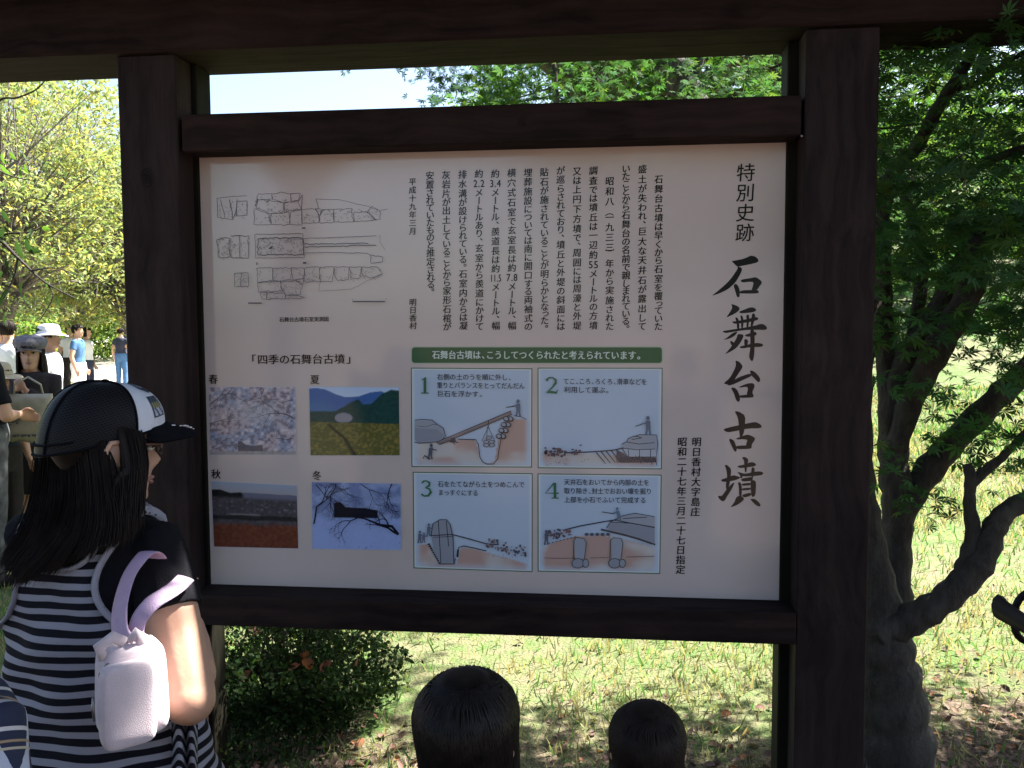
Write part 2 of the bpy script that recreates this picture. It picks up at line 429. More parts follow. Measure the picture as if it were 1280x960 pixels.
# ================================================================== SIGNBOARD
SIGN = empty('information_board', (-0.404, 0, 0), label='large dark wooden information board with beige printed panel about a stone burial chamber', cat='sign')
PX0, PX1, PZ0, PZ1 = -1.3981, 0.5612, 0.7179, 2.1635
def board(name, x0, x1, y0, y1, z0, z1, mat, parent=SIGN, bev=.004, label=None):
    o = MB().box(x0, x1, y0, y1, z0, z1, bev=bev).build(name, mat, parent)
    if label: o['label'] = label
    return o
pl = board('post', -1.575, -1.379, -.12, -.012, -.3, 2.455, M_WV, label='left front post of the board')
pr = board('post', .562, .771, -.12, -.012, -.3, 2.455, M_WV, label='right front post of the board')
board('back_post', -1.570, -1.364, -.009, .10, -.3, 2.455, M_WO)
board('back_post', .531, .764, -.009, .10, -.3, 2.455, M_WO)
def knot(x, y, z, r, parent):
    m = MB()
    for k, (rr, ww) in enumerate(((r, r*.10), (r*.62, r*.12), (r*.3, r*.16))):
        pts = [(x+rr*(.75+.04*math.sin(3*a))*math.cos(a), y-.0002*k, z+rr*1.15*math.sin(a)) for a in np.linspace(0, 2*math.pi, 22)]
        m.tube(pts, ww*.5, seg=4, cap=False, flat=.5)
    m.build('knot', M_KNOT, parent)
kp = at(184, 222, Y=-.12); knot(kp.x, -.1203, kp.z, .026, pl)
kp = at(1052, 60, Y=-.12)
rt = board('top_rail', -1.366, .553, -.118, -.004, 2.150, 2.266, M_WH)
kp = at(652, 153, Y=-.118); knot(kp.x, -.1183, kp.z, .014, rt)
rb = board('bottom_rail', -1.377, .560, -.130, .026, .613, .712, M_WH)
board('header_beam', -2.17, 1.52, -.145, .145, 2.457, 2.66, M_WH, bev=.008)
board('header_cap', -2.23, 1.58, -.19, .19, 2.662, 2.72, M_WH, bev=.006)
# little pitched roof above the beam, board by board
for sgn in (-1, 1):
    for k in range(5):
        y0 = sgn*(.02+k*.105); y1 = sgn*(.02+k*.105+.125); z = 2.97-k*.052
        a, b = min(y0, y1), max(y0, y1)
        v = []
        for x in (-2.42, 1.78):
            for (yy, zz) in ((y0, z+.0), (y1, z-.065), (y1, z-.043), (y0, z+.022)): v.append((x, yy, zz))
        MB().add(v, [(0, 1, 2, 3), (7, 6, 5, 4), (0, 4, 5, 1), (1, 5, 6, 2), (2, 6, 7, 3), (3, 7, 4, 0)]).build('roof_board', M_WH, SIGN)
for x in (-2.2, -1.5, -.4, .66, 1.55):
    MB().add([(x+d, y, z) for d in (-.03, .03) for (y, z) in ((-.5, 2.722), (.5, 2.722), (0, 2.955))], [(0, 1, 2), (5, 4, 3), (0, 3, 4, 1), (1, 4, 5, 2), (2, 5, 3, 0)]).build('rafter', M_WY, SIGN)
# small bolts
for (px, py) in ((1002, 170),):
    p = at(px, py, Y=-.119); MB().ball(p, (.004, .003, .004), 10, 6).build('bolt', M_STEEL, SIGN)

PANEL = board('sign_panel', PX0, PX1, 0, .02, PZ0-.02, PZ1+.02, M_PANEL, bev=0)
PRINT_K = [0]
def py_(): PRINT_K[0] += 1; return -.0004-.00004*PRINT_K[0]
def pan(px, py, y): return tuple(at(px, py, Y=y))

class Print:
    """flat print on the panel; crop = (x0,y0,scale) of the coordinates it is drawn in"""
    def __init__(s, crop=(0, 0, 1)): s.m = MB(); s.crop = crop; s.y = py_(); s.k = 0
    def P(s, x, y): 
        return Vector(pan(s.crop[0]+x/s.crop[2], s.crop[1]+y/s.crop[2], s.y))
    def lift(s): s.y -= .00002; 
    def poly(s, pts, col):
        s.lift(); s.m.add([s.P(*p) for p in pts], [tuple(range(len(pts)))[::-1]], 0, col); return s
    def ell(s, x, y, rx, ry, col, n=14, rot=0):
        return s.poly([(x+rx*math.cos(a)*math.cos(rot)-ry*math.sin(a)*math.sin(rot), y+rx*math.cos(a)*math.sin(rot)+ry*math.sin(a)*math.cos(rot)) for a in np.linspace(0, 2*math.pi, n, endpoint=False)], col)
    def ink(s, pts, w, col, jit=0.0):
        s.lift(); n = len(pts); p = [np.array(q, float) for q in pts]
        if jit: p = [q+npr.normal(0, jit, 2) for q in p]
        if not isinstance(w, (list, tuple)): w = [w]*n
        L_, R_ = [], []
        for i in range(n):
            d = p[min(i+1, n-1)]-p[max(i-1, 0)]; l = np.linalg.norm(d) or 1; nn = np.array([-d[1], d[0]])/l*w[i]*.5
            L_.append(p[i]+nn); R_.append(p[i]-nn)
        s.m.add([s.P(*q) for q in L_+R_], [(i, i+1, n+i+1, n+i) for i in range(n-1)], 0, col); return s
    def done(s, name='ink_drawing', label=None):
        if not s.m.v: return None
        o = s.m.build(name, M_PRINT, PANEL)
        if label: o['label'] = label
        return o
INK = (.012, .010, .014)

# ---- brush-written title, stroke outlines
BR = {
 '石': ((880, 310, 6.856), [[(235,112),(262,108),(330,95),(375,78),(400,64),(440,72),(468,100),(462,122),(425,133),(330,152),(290,160),(270,148),(255,130)],
  [(285,155),(325,170),(325,195),(300,245),(270,295),(205,355),(130,390),(62,412),(110,375),(175,320),(225,270),(265,215),(290,175)],
  [(252,318),(275,305),(295,328),(308,370),(305,415),(295,425),(280,415),(268,370)],
  [(310,280),(330,268),(400,258),(445,248),(490,280),(497,300),(478,325),(455,360),(405,365),(425,310),(420,290),(385,290),(330,296)],
  [(300,378),(330,362),(400,360),(455,356),(472,376),(460,390),(380,391),(310,390)]]),
 '舞': ((880, 310, 6.856), [[(232,478),(285,495),(310,520),(285,550),(240,575),(188,598),(215,560),(240,520),(240,500)],
  [(300,545),(340,530),(395,508),(425,510),(452,530),(430,548),(370,557),(310,560)],
  [(238,630),(270,628),(340,615),(410,600),(450,590),(470,605),(450,622),(360,640),(280,650),(255,648)],
  [(265,595),(285,595),(300,620),(305,692),(282,692),(280,640)],[(310,575),(330,582),(340,620),(335,688),(318,688),(318,620)],
  [(360,575),(385,570),(388,610),(380,682),(362,682),(368,620)],[(415,555),(440,570),(435,610),(415,676),(398,678),(405,610)],
  [(155,712),(200,705),(330,685),(440,665),(490,648),(525,660),(543,690),(525,703),(440,700),(330,705),(230,722),(180,730)],
  [(245,728),(290,712),(272,745),(225,775),(165,790),(205,762)],[(290,735),(345,742),(320,800),(280,855),(225,890),(175,912),(215,870),(255,815),(280,770)],
  [(220,795),(245,800),(275,830),(265,850),(235,835)],[(345,748),(380,735),(440,715),(455,740),(430,755),(370,762)],[(345,775),(380,790),(372,832),(345,838)],
  [(300,848),(350,832),(450,812),(500,820),(508,835),(490,848),(400,850),(320,862)],[(395,690),(425,692),(435,760),(432,900),(425,950),(412,975),(395,955),(385,930),(398,850)]]),
 '台': ((880, 440, 6.856), [[(268,72),(300,80),(333,120),(320,150),(285,200),(255,250),(200,278),(165,270),(220,225),(262,150),(275,110)],
  [(250,245),(300,215),(395,182),(412,205),(330,242),(230,287),(190,282)],[(390,155),(430,165),(478,215),(482,250),(465,262),(430,225),(405,200)],
  [(228,305),(265,305),(295,340),(312,410),(295,430),(275,415),(255,350)],[(295,300),(370,270),(420,265),(437,290),(412,345),(427,375),(420,390),(370,390),(365,370),(378,310),(365,297),(310,306)],
  [(285,376),(370,364),(425,371),(420,391),(300,393)]]),
 '古': ((880, 440, 6.856), [[(260,505),(300,510),(355,545),(350,640),(340,700),(318,735),(305,725),(300,640),(290,560)],
  [(158,662),(240,640),(380,610),(440,598),(485,620),(498,645),(470,655),(380,655),(270,678),(200,690)],
  [(208,740),(250,750),(272,790),(282,845),(268,858),(250,835)],[(270,742),(350,712),(385,708),(440,735),(432,760),(410,790),(405,829),(360,829),(360,790),(375,752),(330,747),(285,751)],
  [(265,806),(360,799),(410,801),(405,830),(275,833)]]),
 '墳': ((880, 520, 7.389), [[(190,452),(215,452),(252,490),(245,560),(235,640),(210,700),(200,640),(215,570),(208,500)],
  [(150,590),(220,568),(270,545),(320,560),(340,570),(300,590),(230,605),(175,610)],[(128,735),(165,740),(200,690),(250,630),(285,610),(260,670),(215,740),(190,785),(165,788),(135,760)],
  [(348,385),(375,375),(412,400),(400,450),(392,520),(378,522),(372,450),(370,410)],[(303,462),(370,450),(440,422),(480,440),(478,462),(400,475),(330,482)],
  [(305,515),(335,522),(380,535),(480,512),(530,512),(552,530),(530,548),(440,555),(370,560),(335,550)],[(440,470),(470,480),(465,540),(445,580),(435,540)],[(330,530),(355,540),(355,570),(338,580)],
  [(312,610),(340,615),(350,660),(348,745),(325,745),(322,660)],[(340,580),(440,560),(455,580),(440,600),(350,605)],[(430,590),(470,595),(482,620),(475,740),(440,750),(432,680)],
  [(348,625),(432,615),(432,640),(348,645)],[(348,668),(432,660),(432,682),(348,690)],[(345,730),(432,705),(437,735),(370,755)],
  [(300,745),(340,735),(375,765),(340,800),(290,830),(240,845),(280,800)],[(425,765),(470,765),(510,800),(525,825),(512,838),(480,825),(445,790)]])}
def chaikin(p):
    o = []
    for a, b in zip(p, p[1:]+p[:1]):
        o.append((a[0]*.78+b[0]*.22, a[1]*.78+b[1]*.22)); o.append((a[0]*.22+b[0]*.78, a[1]*.22+b[1]*.78))
    return o
for ch, (crop, strokes) in BR.items():
    pr_ = Print(crop)
    for st in strokes: pr_.poly(chaikin(st), INK)
    pr_.done('title_character')

# ---- set type
TEXTS = []     # (string, name, mode, px geometry, size, colour, bold)
VMAP = {'（': '︵', '）': '︶'}
def vcol(txt, x0, y0, x1, y1, size, name='text_column', bold=.020, col=INK, sx=1.0):
    """vertical line of type from the top (x0,y0) to the bottom (x1,y1) of its box, photo pixels on the panel"""
    cells = []; i = 0
    while i < len(txt):
        c = txt[i]
        if c.isdigit():
            j = i
            while j < len(txt) and (txt[j].isdigit() or txt[j] == '.'): j += 1
            cells.append((txt[i:j], 1.0)); i = j; continue
        w = 1.0
        if '\u3041' <= c <= '\u309f': w = .84
        if '\u30a1' <= c <= '\u30ff': w = .84
        if c in '、。': w = .62
        if c in '（）': w = .6
        if c in 'っ': w = .6
        if c == '一': w = .95
        if c == ' ': w = .5
        if c == '　': w = 1.0
        cells.append((c, w)); i += 1
    tot = sum(w for _, w in cells); TEXTS.append(('v', cells, tot, x0, y0, x1, y1, size, name, bold, col, sx))
def hrow(txt, x0, y0, x1, y1, size, name='text_line', bold=.020, col=INK):
    """horizontal line, (x0,y0)-(x1,y1) along its middle"""
    TEXTS.append(('h', [(c, .62 if c in '、。「」' else 1.0) for c in txt], None, x0, y0, x1, y1, size, name, bold, col, 1.0))
cols15 = ['石舞台古墳は早くから石室を覆っていた', '盛土が失われ、巨大な天井石が露出して', 'いたことから石舞台の名前で親しまれている。', '昭和八（一九三三）年から実施された',
 '調査では墳丘は一辺約55メートルの方墳', '又は上円下方墳で、周囲には周濠と外堤', 'が巡らされており、墳丘と外堤の斜面には', '貼石が施されていることが明らかとなった。',
 '埋葬施設については南に開口する両袖式の', '横穴式石室で玄室長は約7.8メートル、幅', '約3.4メートル、羨道長は約11.5メートル、幅', '約2.2メートルあり、玄室から羨道にかけて',
 '排水溝が設けられている。石室内からは凝', '灰岩片が出土していることから家形石棺が', '安置されていたものと推定される。']
tops = [218, 205, 206, 220, 207, 208, 208, 209, 210, 210, 211, 211, 212, 213, 214]
for i, t in enumerate(cols15):
    xt = 823.5-20.45*i; yb = 413 if i < 14 else 367
    xb = xt-.5+ (i*.14)
    vcol(t, xt, tops[i], xb, yb, 10.6)
vcol('平成十九年三月', 515.5, 222, 516, 294, 9.2); vcol('明日香村', 516, 373, 516.5, 412, 9.2)
vcol('特別史跡', 932.5, 203, 931, 303, 22.5, 'title_prefix', .006)
vcol('明日香村大字島庄', 871, 546, 869, 646, 11.5); vcol('昭和二十七年三月二十七日指定', 853, 546, 850.5, 718, 11.5)
hrow('「四季の石舞台古墳」', 313, 449.5, 440, 448.5, 12.5, 'season_heading')
for c, x, y in (('春', 266.5, 474), ('夏', 393.5, 474.5), ('秋', 270, 592.5), ('冬', 396, 594.5)): hrow(c, x-6, y, x+6, y, 12, 'season_caption')
hrow('石舞台古墳石室実測図', 349, 399.5, 411, 398.8, 6.2, 'drawing_caption', .02)
# green heading bar
g = Print()
def rrect(x0, y0, x1, y1, r, dy=0):
    pts = []
    for cx, cy, a0 in ((x1-r, y0+r+dy, -90), (x1-r, y1-r+dy, 0), (x0+r, y1-r, 90), (x0+r, y0+r, 180)):
        for k in range(5): a = R(a0+90*k/4); pts.append((cx+r*math.cos(a), cy+r*math.sin(a)))
    return pts
g.poly(rrect(513.6, 433.0, 828.6, 454.8, 4.5, 0), (.42, .48, .36)); g.poly(rrect(514.8, 434.2, 827.4, 453.6, 3.6), (.045, .12, .055)); g.done('green_bar')
hrow('石舞台古墳は、こうしてつくられたと考えられています。', 540, 443.5, 802, 444.2, 10.8, 'bar_lettering', .03, (.62, .74, .66))
STEP = [((514.2, 460.2), (664.8, 461.0), (664.4, 583.8), (515.0, 583.0)), ((672.6, 460.2), (827.6, 460.4), (826.6, 586.0), (672.8, 584.6)),
        ((516.6, 590.4), (665.2, 592.2), (665.0, 714.4), (517.6, 709.8)), ((672.6, 592.4), (826.4, 594.0), (824.6, 716.8), (672.8, 713.8))]
LINES = [[('右側の土のうを順に外し、', 546, 471, 640), ('重りとバランスをとってだんだん', 546, 481.5, 656), ('巨石を浮かす。', 546, 492, 604)],
         [('てこ、ころ、ろくろ、滑車などを', 704, 476.5, 809), ('利用して運ぶ。', 705, 487, 762)],
         [('石をたてながら土をつめこんで', 547, 605, 656), ('まっすぐにする', 547.5, 615.5, 598)],
         [('天井石をおいてから内部の土を', 705, 602.5, 812), ('取り除き、封土でおおい壕を掘り', 705, 613.5, 815), ('上部を小石でふいて完成する', 705, 624.5, 808)]]
for ls in LINES:
    for t, x, y, x1 in ls: hrow(t, x, y, x1, y+.8, 8.0, 'caption_line', .010, (.03, .035, .05))

def build_text():
    chars = {}
    for T in TEXTS:
        for c, w in T[1]:
            for ch in c:
                ch = VMAP.get(ch, ch) if T[0] == 'v' else ch
                if ch not in ' 　': chars[(ch, T[9])] = None
    objs = []
    for (ch, b) in chars:
        c = bpy.data.curves.new('glyph', 'FONT'); c.body = ch; c.size = 1; c.resolution_u = 3
        o = bpy.data.objects.new('glyph', c); COL.objects.link(o); objs.append(((ch, b), o))
    bpy.context.view_layer.update(); dg = bpy.context.evaluated_depsgraph_get()
    for k, o in objs:
        me = bpy.data.meshes.new_from_object(o.evaluated_get(dg))
        chars[k] = ([(v.co.x, v.co.y) for v in me.vertices], [tuple(p.vertices) for p in me.polygons])
        bpy.data.meshes.remove(me)
    for k, o in objs:
        c = o.data; bpy.data.objects.remove(o); bpy.data.curves.remove(c)
    # centre of a full-width cell is (.5,.38)
    for (mode, cells, tot, x0, y0, x1, y1, size, name, bold, col, sx) in TEXTS:
        y = py_()-.0012 if name in ('bar_lettering', 'caption_line') else py_()
        A = at(x0, y0, Y=y); B = at(x1, y1, Y=y); mb = MB()
        em = size/F_PX*depth((A+B)/2)/abs(cf.y)*1.04
        W = sum(w for _, w in cells); acc = 0
        for c, w in cells:
            t = (acc+w/2)/W; acc += w
            P = A.lerp(B, t)
            if mode == 'h':
                if c == ' ': continue
                vs, fs = chars[(c, bold)]
                adv = (B-A).length/W
                kx = min(1.15, adv/em)
                ox = P.x; oz = P.z
                cx = .5
                if c in '、。': cx = .22
                if c == '「': cx = .78
                if c == '」': cx = .22
                mb.add([(ox+(v[0]-cx)*em*kx, y, oz+(v[1]-.38)*em) for v in vs], fs, 0, col)
            else:
                if len(c) > 1 or c.isdigit():
                    ws = [.30 if q == '.' else .56 for q in c]; tw = sum(ws); k = min(1, 1.25/tw); a2 = -tw/2
                    for q, wq in zip(c, ws):
                        vs, fs = chars[(q, bold)]
                        xm = sum(v[0] for v in vs)/len(vs) if q != '1' else .25
                        xm = (min(v[0] for v in vs)+max(v[0] for v in vs))/2
                        mb.add([(P.x+((v[0]-xm)+(a2+wq/2))*em*k*1.05, y, P.z+(v[1]-.35)*em*1.15) for v in vs], fs, 0, col); a2 += wq
                    continue
                if c in ' 　': continue
                vs, fs = chars[(VMAP.get(c, c), bold)]
                if c == 'ー': vs = [((v[1]-.38)+.5, -(v[0]-.5)+.38) for v in vs]; fs = fs
                dx = dz = 0
                if c in '、。': dx, dz = .55, .42
                if c in 'っ': dx, dz = .1, .1
                if c == '（': dz = -.25
                if c == '）': dz = .25
                shear = .05
                mb.add([(P.x+(v[0]-.5+dx+shear*(v[1]-.38))*em*sx, y, P.z+(v[1]-.38+dz+.03*(v[0]-.5))*em) for v in vs], fs, 0, col)
        if bold > 0:
            e_ = bold*em*.9; nv_ = len(mb.v); v0, f0, c0 = list(mb.v), list(mb.f), list(mb.c)
            for q_, (ex_, ez_) in enumerate(((e_, 0), (-e_, 0), (0, e_*.8))):
                mb.v += [(a_+ex_, b_-.000006*(q_+1), c_+ez_) for a_, b_, c_ in v0]; mb.f += [tuple(i_+nv_*(q_+1) for i_ in ff) for ff in f0]; mb.c += c0; mb.m += [0]*len(f0)
        mb.build(name, M_PRINT, PANEL)

# ---- step boxes
def grid_print(quad, fn, nx, ny, name, label=None, y=None):
    """flat print whose colours come from fn(u right, v down) on a fine grid"""
    y = py_() if y is None else y
    c = [at(q[0], q[1], Y=y) for q in quad]
    u = np.linspace(0, 1, nx); v = np.linspace(0, 1, ny); U, Vv = np.meshgrid(u, v)
    C = [np.array(p) for p in c]
    P = (1-Vv)[..., None]*((1-U)[..., None]*C[0]+U[..., None]*C[1])+Vv[..., None]*((1-U)[..., None]*C[3]+U[..., None]*C[2])
    col = fn(U, Vv).reshape(-1, 3)
    i = np.arange(nx-1)[None]+np.arange(ny-1)[:, None]*nx
    Q = np.stack([i+nx, i+nx+1, i+1, i], -1).reshape(-1, 4)
    V = P.reshape(-1, 3) - np.array([PANEL.parent.location[:]])
    o = link(name, np_mesh(name, V, Q, np.clip(col, 0, 1)), M_PRINT, PANEL)
    if label: o['label'] = label
    return o
def mixc(a, b, t): t = np.clip(t, 0, 1)[..., None]; return np.asarray(a)*(1-t)+np.asarray(b)*t
SKYB = np.array((.50, .58, .72)); EARTH = np.array((.50, .30, .25)); PALE = np.array((.60, .56, .55))
def step_fn(profile, seed):
    px_ = [p[0] for p in profile]; py2 = [p[1] for p in profile]
    def fn(U, V):
        g = np.interp(U, px_, py2); w = sstep(-.006, .006, V-g)
        n = fbm(U*4+seed, V*4+seed*2, 3)
        sk = mixc(SKYB, (.60, .66, .77), sstep(.02, .0, U)+sstep(.98, 1, U))+.02*(n[..., None]-.5)
        e = mixc(EARTH, PALE, sstep(.38, .62, n)*.8+.15)
        e = mixc(e, SKYB*1.05, sstep(.06, .0, U)*.9+sstep(.94, 1.0, U)*.9+sstep(.93, 1.0, V)*.5)
        return mixc(sk, e, w)
    return fn
PROF = [[(0, .78), (.25, .735), (.535, .735), (.585, .96), (.63, .985), (.70, .95), (.735, .70), (.80, .50), (.98, .52), (1, .55)],
        [(0, .86), (.4, .87), (.62, .88), (1, .9)],
        [(0, .77), (.12, .75), (.22, .96), (.36, .96), (.40, .78), (.5, .79), (.8, .88), (1, .95)],
        [(0, .78), (.14, .70), (.3, .64), (.6, .62), (.85, .70), (1, .76)]]
for k, q in enumerate(STEP):
    b = Print(); cx = sum(p[0] for p in q)/4; cy = sum(p[1] for p in q)/4
    ex = lambda p, d: (p[0]+(d if p[0] > cx else -d), p[1]+(d if p[1] > cy else -d))
    b.poly([ex(p, .6) for p in q], (.05, .13, .06)); b.poly([ex(p, -.5) for p in q], (.66, .70, .70)); b.done('step_frame')
    y = b.y-.0002
    grid_print([ex(p, -2.0) for p in q], step_fn(PROF[k], k*3.1+2), 90, 74, 'step_illustration', y=y)

BLU = (.07, .075, .11); GRY = (.26, .27, .33); GR2 = (.36, .37, .43); DK = (.04, .045, .06)
def after(crop):
    p = Print(crop); p.y = -.0042; return p
def person_ink(d, x, y, h, col=BLU, lean=0, arm=-1):
    """tiny drawn figure, feet at (x,y)"""
    d.ell(x+lean, y-h*.88, h*.10, h*.12, col, 9)
    d.poly([(x-h*.12+lean*.8, y-h*.75), (x+h*.12+lean*.8, y-h*.75), (x+h*.13, y-h*.3), (x-h*.10, y-h*.3)], col)
    d.ink([(x-h*.05, y-h*.32), (x-h*.12, y)], h*.10, col); d.ink([(x+h*.06, y-h*.32), (x+h*.12, y)], h*.10, col)
    d.ink([(x+lean*.8, y-h*.66), (x+arm*h*.35+lean, y-h*.58)], h*.07, col)
# step 1
d = after((505, 425, 5.818))
d.poly([(80,582),(130,576),(205,582),(245,618),(285,642),(300,700),(265,735),(180,748),(110,748),(80,728)], GR2)
d.poly([(82,640),(240,650),(290,690),(262,733),(180,746),(110,746),(82,726)], (.29, .30, .36))
d.ink([(80,582),(130,576),(205,582),(245,618),(285,642),(300,700),(265,735),(180,748),(110,748),(80,740)], 5, DK, 2); d.ink([(95,625),(160,632),(215,612),(240,616)], 3, DK)
d.poly([(238,742),(262,762),(785,545),(778,515)], (.22, .17, .17)); d.ink([(238,742),(778,515),(788,540),(258,762),(238,742)], 5, DK); d.ink([(258,740),(770,532)], 4, (.32, .27, .28))
d.poly([(345,712),(370,708),(378,738),(340,742)], DK); d.ink([(328,738),(395,745)], 6, DK); d.ink([(355,742),(372,760)], 5, DK)
d.ink([(392,722),(520,724),(540,760),(552,850),(575,890),(605,905),(650,902),(682,865),(690,800),(705,720),(718,640)], 6, DK, 1)
for p in ([(614,585),(612,640)], [(612,635),(566,735)], [(614,635),(662,740)], [(606,635),(600,740)]): d.ink(p, 6 if len(p) and p[0][1] < 600 else 4, DK)
for (x, y) in ((598,742),(636,742),(598,765),(640,765),(618,710)): d.ell(x, y, 22, 15, DK); d.ell(x, y, 17, 11, GR2)
for i in range(4):
    for j in range(2):
        x = 775-18*i+(-34 if j else 0)+j*4; y = 575+i*42; d.ell(x, y, 24, 21, DK, 9, .3); d.ell(x-2, y-2, 16, 13, GR2, 9, .3)
person_ink(d, 830, 556, 125, (.13, .17, .24), 0, -1.0); d.ink([(742,490),(800,482)], 6, DK)
d.ink([(800,550),(850,558),(890,578)], 5, DK)
person_ink(d, 190, 868, 115, (.10, .11, .15), 8, 1.0); d.ink([(190,868),(150,840),(138,862)], 8, DK)
# step 2
d.done('step_drawing'); d = after((0, 0, 1)); d.crop = (665, 425, 5.818)
d.poly([(655,760),(690,740),(700,715),(780,690),(905,690),(915,760),(905,850),(700,850),(660,800)], GR2)
d.poly([(665,792),(895,795),(905,850),(700,850)], (.47, .49, .56))
for l in ([(655,760),(690,740),(700,715),(780,690),(905,690),(915,760),(905,850),(700,850),(655,790)], [(690,742),(780,755),(890,748)], [(725,722),(800,712)], [(655,788),(760,798),(895,792)], [(700,800),(705,850)], [(780,800),(782,850)], [(860,800),(858,850)], [(735,698),(770,700),(800,715)]): d.ink(l, 5, DK, 1.5)
d.poly([(620,800),(660,820),(700,855),(905,858),(905,890),(640,892),(610,850)], (.15, .11, .12))
for i in range(26): x = 615+i*11.5; y = 868+npr.normal(0, 10); d.ink([(x, y-14), (x+6, y+18)], 4, DK)
for i in range(5): x = 468+i*35; d.ink([(x, 818-i*6), (x+68, 900-i*4)], [9, 5], (.10, .09, .11))
d.ink([(240,820),(400,815),(540,806),(600,800),(665,785)], 8, DK)
for i in range(44):
    x = 95+npr.random()*150 if i < 34 else 290+npr.random()*80; y = 815+npr.normal(0, 17); d.ell(x, y, 6+npr.random()*6, 5+npr.random()*8, (.22, .12, .12) if npr.random() < .5 else (.12, .09, .11), 7)
d.ell(100, 818, 12, 16, (.02, .02, .03))
for i in range(14): d.ell(110+npr.random()*300, 860+npr.random()*50, 4, 3, (.2, .1, .09), 6)
person_ink(d, 845, 690, 138, (.14, .17, .24), -2, -.6); d.ink([(752,628),(815,606)], 5, DK)
# step 3
d.done('step_drawing'); d = after((0, 0, 1)); d.crop = (505, 585, 3.879)
d.poly([(132,330),(140,270),(175,250),(205,250),(225,275),(238,340),(243,450),(232,465),(175,468),(150,400)], (.30, .31, .37))
for l in ([(132,330),(140,270),(175,250),(205,250),(225,275),(238,340),(243,462)], [(165,255),(170,330),(180,460)], [(205,255),(215,380)], [(120,365),(150,425),(172,467),(245,465),(250,440)]): d.ink(l, 4, DK, 1)
for i in range(10): d.ell(118+i*6, 370+i*10, 5, 4, DK, 7)
d.ink([(132,328),(232,322),(320,345),(400,368),(460,372)], 5.5, (.07, .06, .09)); d.ink([(142,336),(232,332)], 3, DK)
d.ink([(262,430),(266,385),(290,378),(340,388),(400,402)], 4.5, DK); d.ink([(262,395),(258,432)], 9, DK)
for (x, y, h) in ((75,365,62), (95,362,50), (118,330,62)): person_ink(d, x, y, h, (.15, .16, .23), 2, 1.0)
for i in range(70): t = npr.random(); d.ell(400+t*195, 368+t*30+npr.normal(0, 12)+(8 if t > .5 else 0), 3+npr.random()*4, 3+npr.random()*5, [(.17, .12, .14), (.09, .09, .13), (.30, .22, .22)][i % 3], 7)
for i in range(14): d.ell(430+npr.random()*160, 420+npr.random()*18, 3, 2, (.25, .18, .18), 6)
# step 4
d.done('step_drawing'); d = after((505, 585, 3.879))
d.poly([(985,290),(1000,262),(1060,232),(1120,218),(1215,235),(1215,365),(1160,350),(1080,325),(1000,315)], GR2)
d.poly([(990,285),(1005,262),(1215,292),(1215,362),(1160,350),(1000,315)], (.29, .30, .36))
for l in ([(985,290),(1000,262),(1060,232),(1120,218),(1215,235)], [(1000,262),(1100,270),(1215,290)], [(1060,245),(1120,240),(1180,238)]): d.ink(l, 3.5, DK, 1)
d.ink([(770,302),(860,280),(960,262),(1020,252),(1100,268),(1215,288)], 5.5, (.05, .05, .07))
d.ink([(955,298),(1060,322),(1140,345),(1218,372)], 9, (.09, .07, .08))
for i in range(12): x = 985+i*20; d.ell(x, 330+i*4.2, 6, 6, (.55, .55, .58), 8)
for i in range(5): d.ell(885+i*26, 322, 10, 8, (.11, .10, .13), 9)
for x0 in (825, 1003):
    d.poly([(x0,350),(x0+12,338),(x0+50,340),(x0+58,360),(x0+50,440),(x0+5,440)], GR2); d.ink([(x0-4,440),(x0,350),(x0+12,338),(x0+50,340),(x0+58,365),(x0+50,440)], 3, DK, 1)
    d.ell(x0+18, 462, 30, 25, DK); d.ell(x0+18, 462, 27, 22, (.30, .31, .36)); d.ell(x0+56, 462, 16, 22, DK); d.ell(x0+56, 462, 13, 19, (.32, .33, .38))
d.ink([(680,436),(760,438),(830,436)], 2, DK); d.ink([(900,436),(990,434)], 2, DK); d.ink([(1080,432),(1215,428)], 2, DK)
for i in range(46): t = npr.random(); d.ell(685+t*125, 322+npr.normal(0, 12)-t*6, 3+npr.random()*5, 3+npr.random()*5, [(.15, .11, .13), (.30, .17, .16), (.09, .09, .13)][i % 3], 7)
for i in range(9): x = 680+i*18; d.ink([(x, 372-i*4.4), (x+10, 368-i*4.4)], 4, DK)
person_ink(d, 690, 372, 72, (.13, .12, .17), 0, 1.0)
person_ink(d, 1042, 258, 68, (.16, .21, .28), -8, -.8); d.ink([(960,213),(1020,222)], 4, DK)
# numerals
d.done('step_drawing'); d = after((0, 0, 1)); d.y = -.0047
NG = (.05, .17, .09)
d.crop = (505, 425, 5.818)
d.ink([(128,290),(145,284),(158,272)], [6, 10, 8], NG); d.ink([(152,275),(152,385)], 20, NG); d.ink([(124,386),(180,386)], 8, NG)
d.done('step_numeral'); d = after((0, 0, 1)); d.y = -.0047
d.crop = (665, 425, 5.818)
d.ink([(112,300),(108,288),(122,275),(148,272),(172,290),(172,312),(150,342),(112,380)], [12, 16, 12, 9, 16, 18, 12, 9], NG, .0); d.ink([(106,382),(140,378),(178,384),(186,360)], [8, 18, 16, 5], NG)
d.done('step_numeral'); d = after((0, 0, 1)); d.y = -.0047
d.crop = (505, 585, 3.879)
d.ink([(86,75),(95,64),(110,62),(124,72),(122,86),(104,96)], [6, 8, 6, 11, 11, 5], NG); d.ink([(104,96),(124,102),(130,118),(118,134),(98,136),(84,126)], [5, 9, 13, 10, 7, 9], NG)
d.done('step_numeral'); d = after((0, 0, 1)); d.y = -.0047; d.crop = (505, 585, 3.879)
d.ink([(732,72),(732,146)], 13, NG); d.ink([(728,72),(686,122),(750,122)], [7, 5, 7], NG); d.ink([(716,146),(750,146)], 5, NG)
d.done('step_numeral')

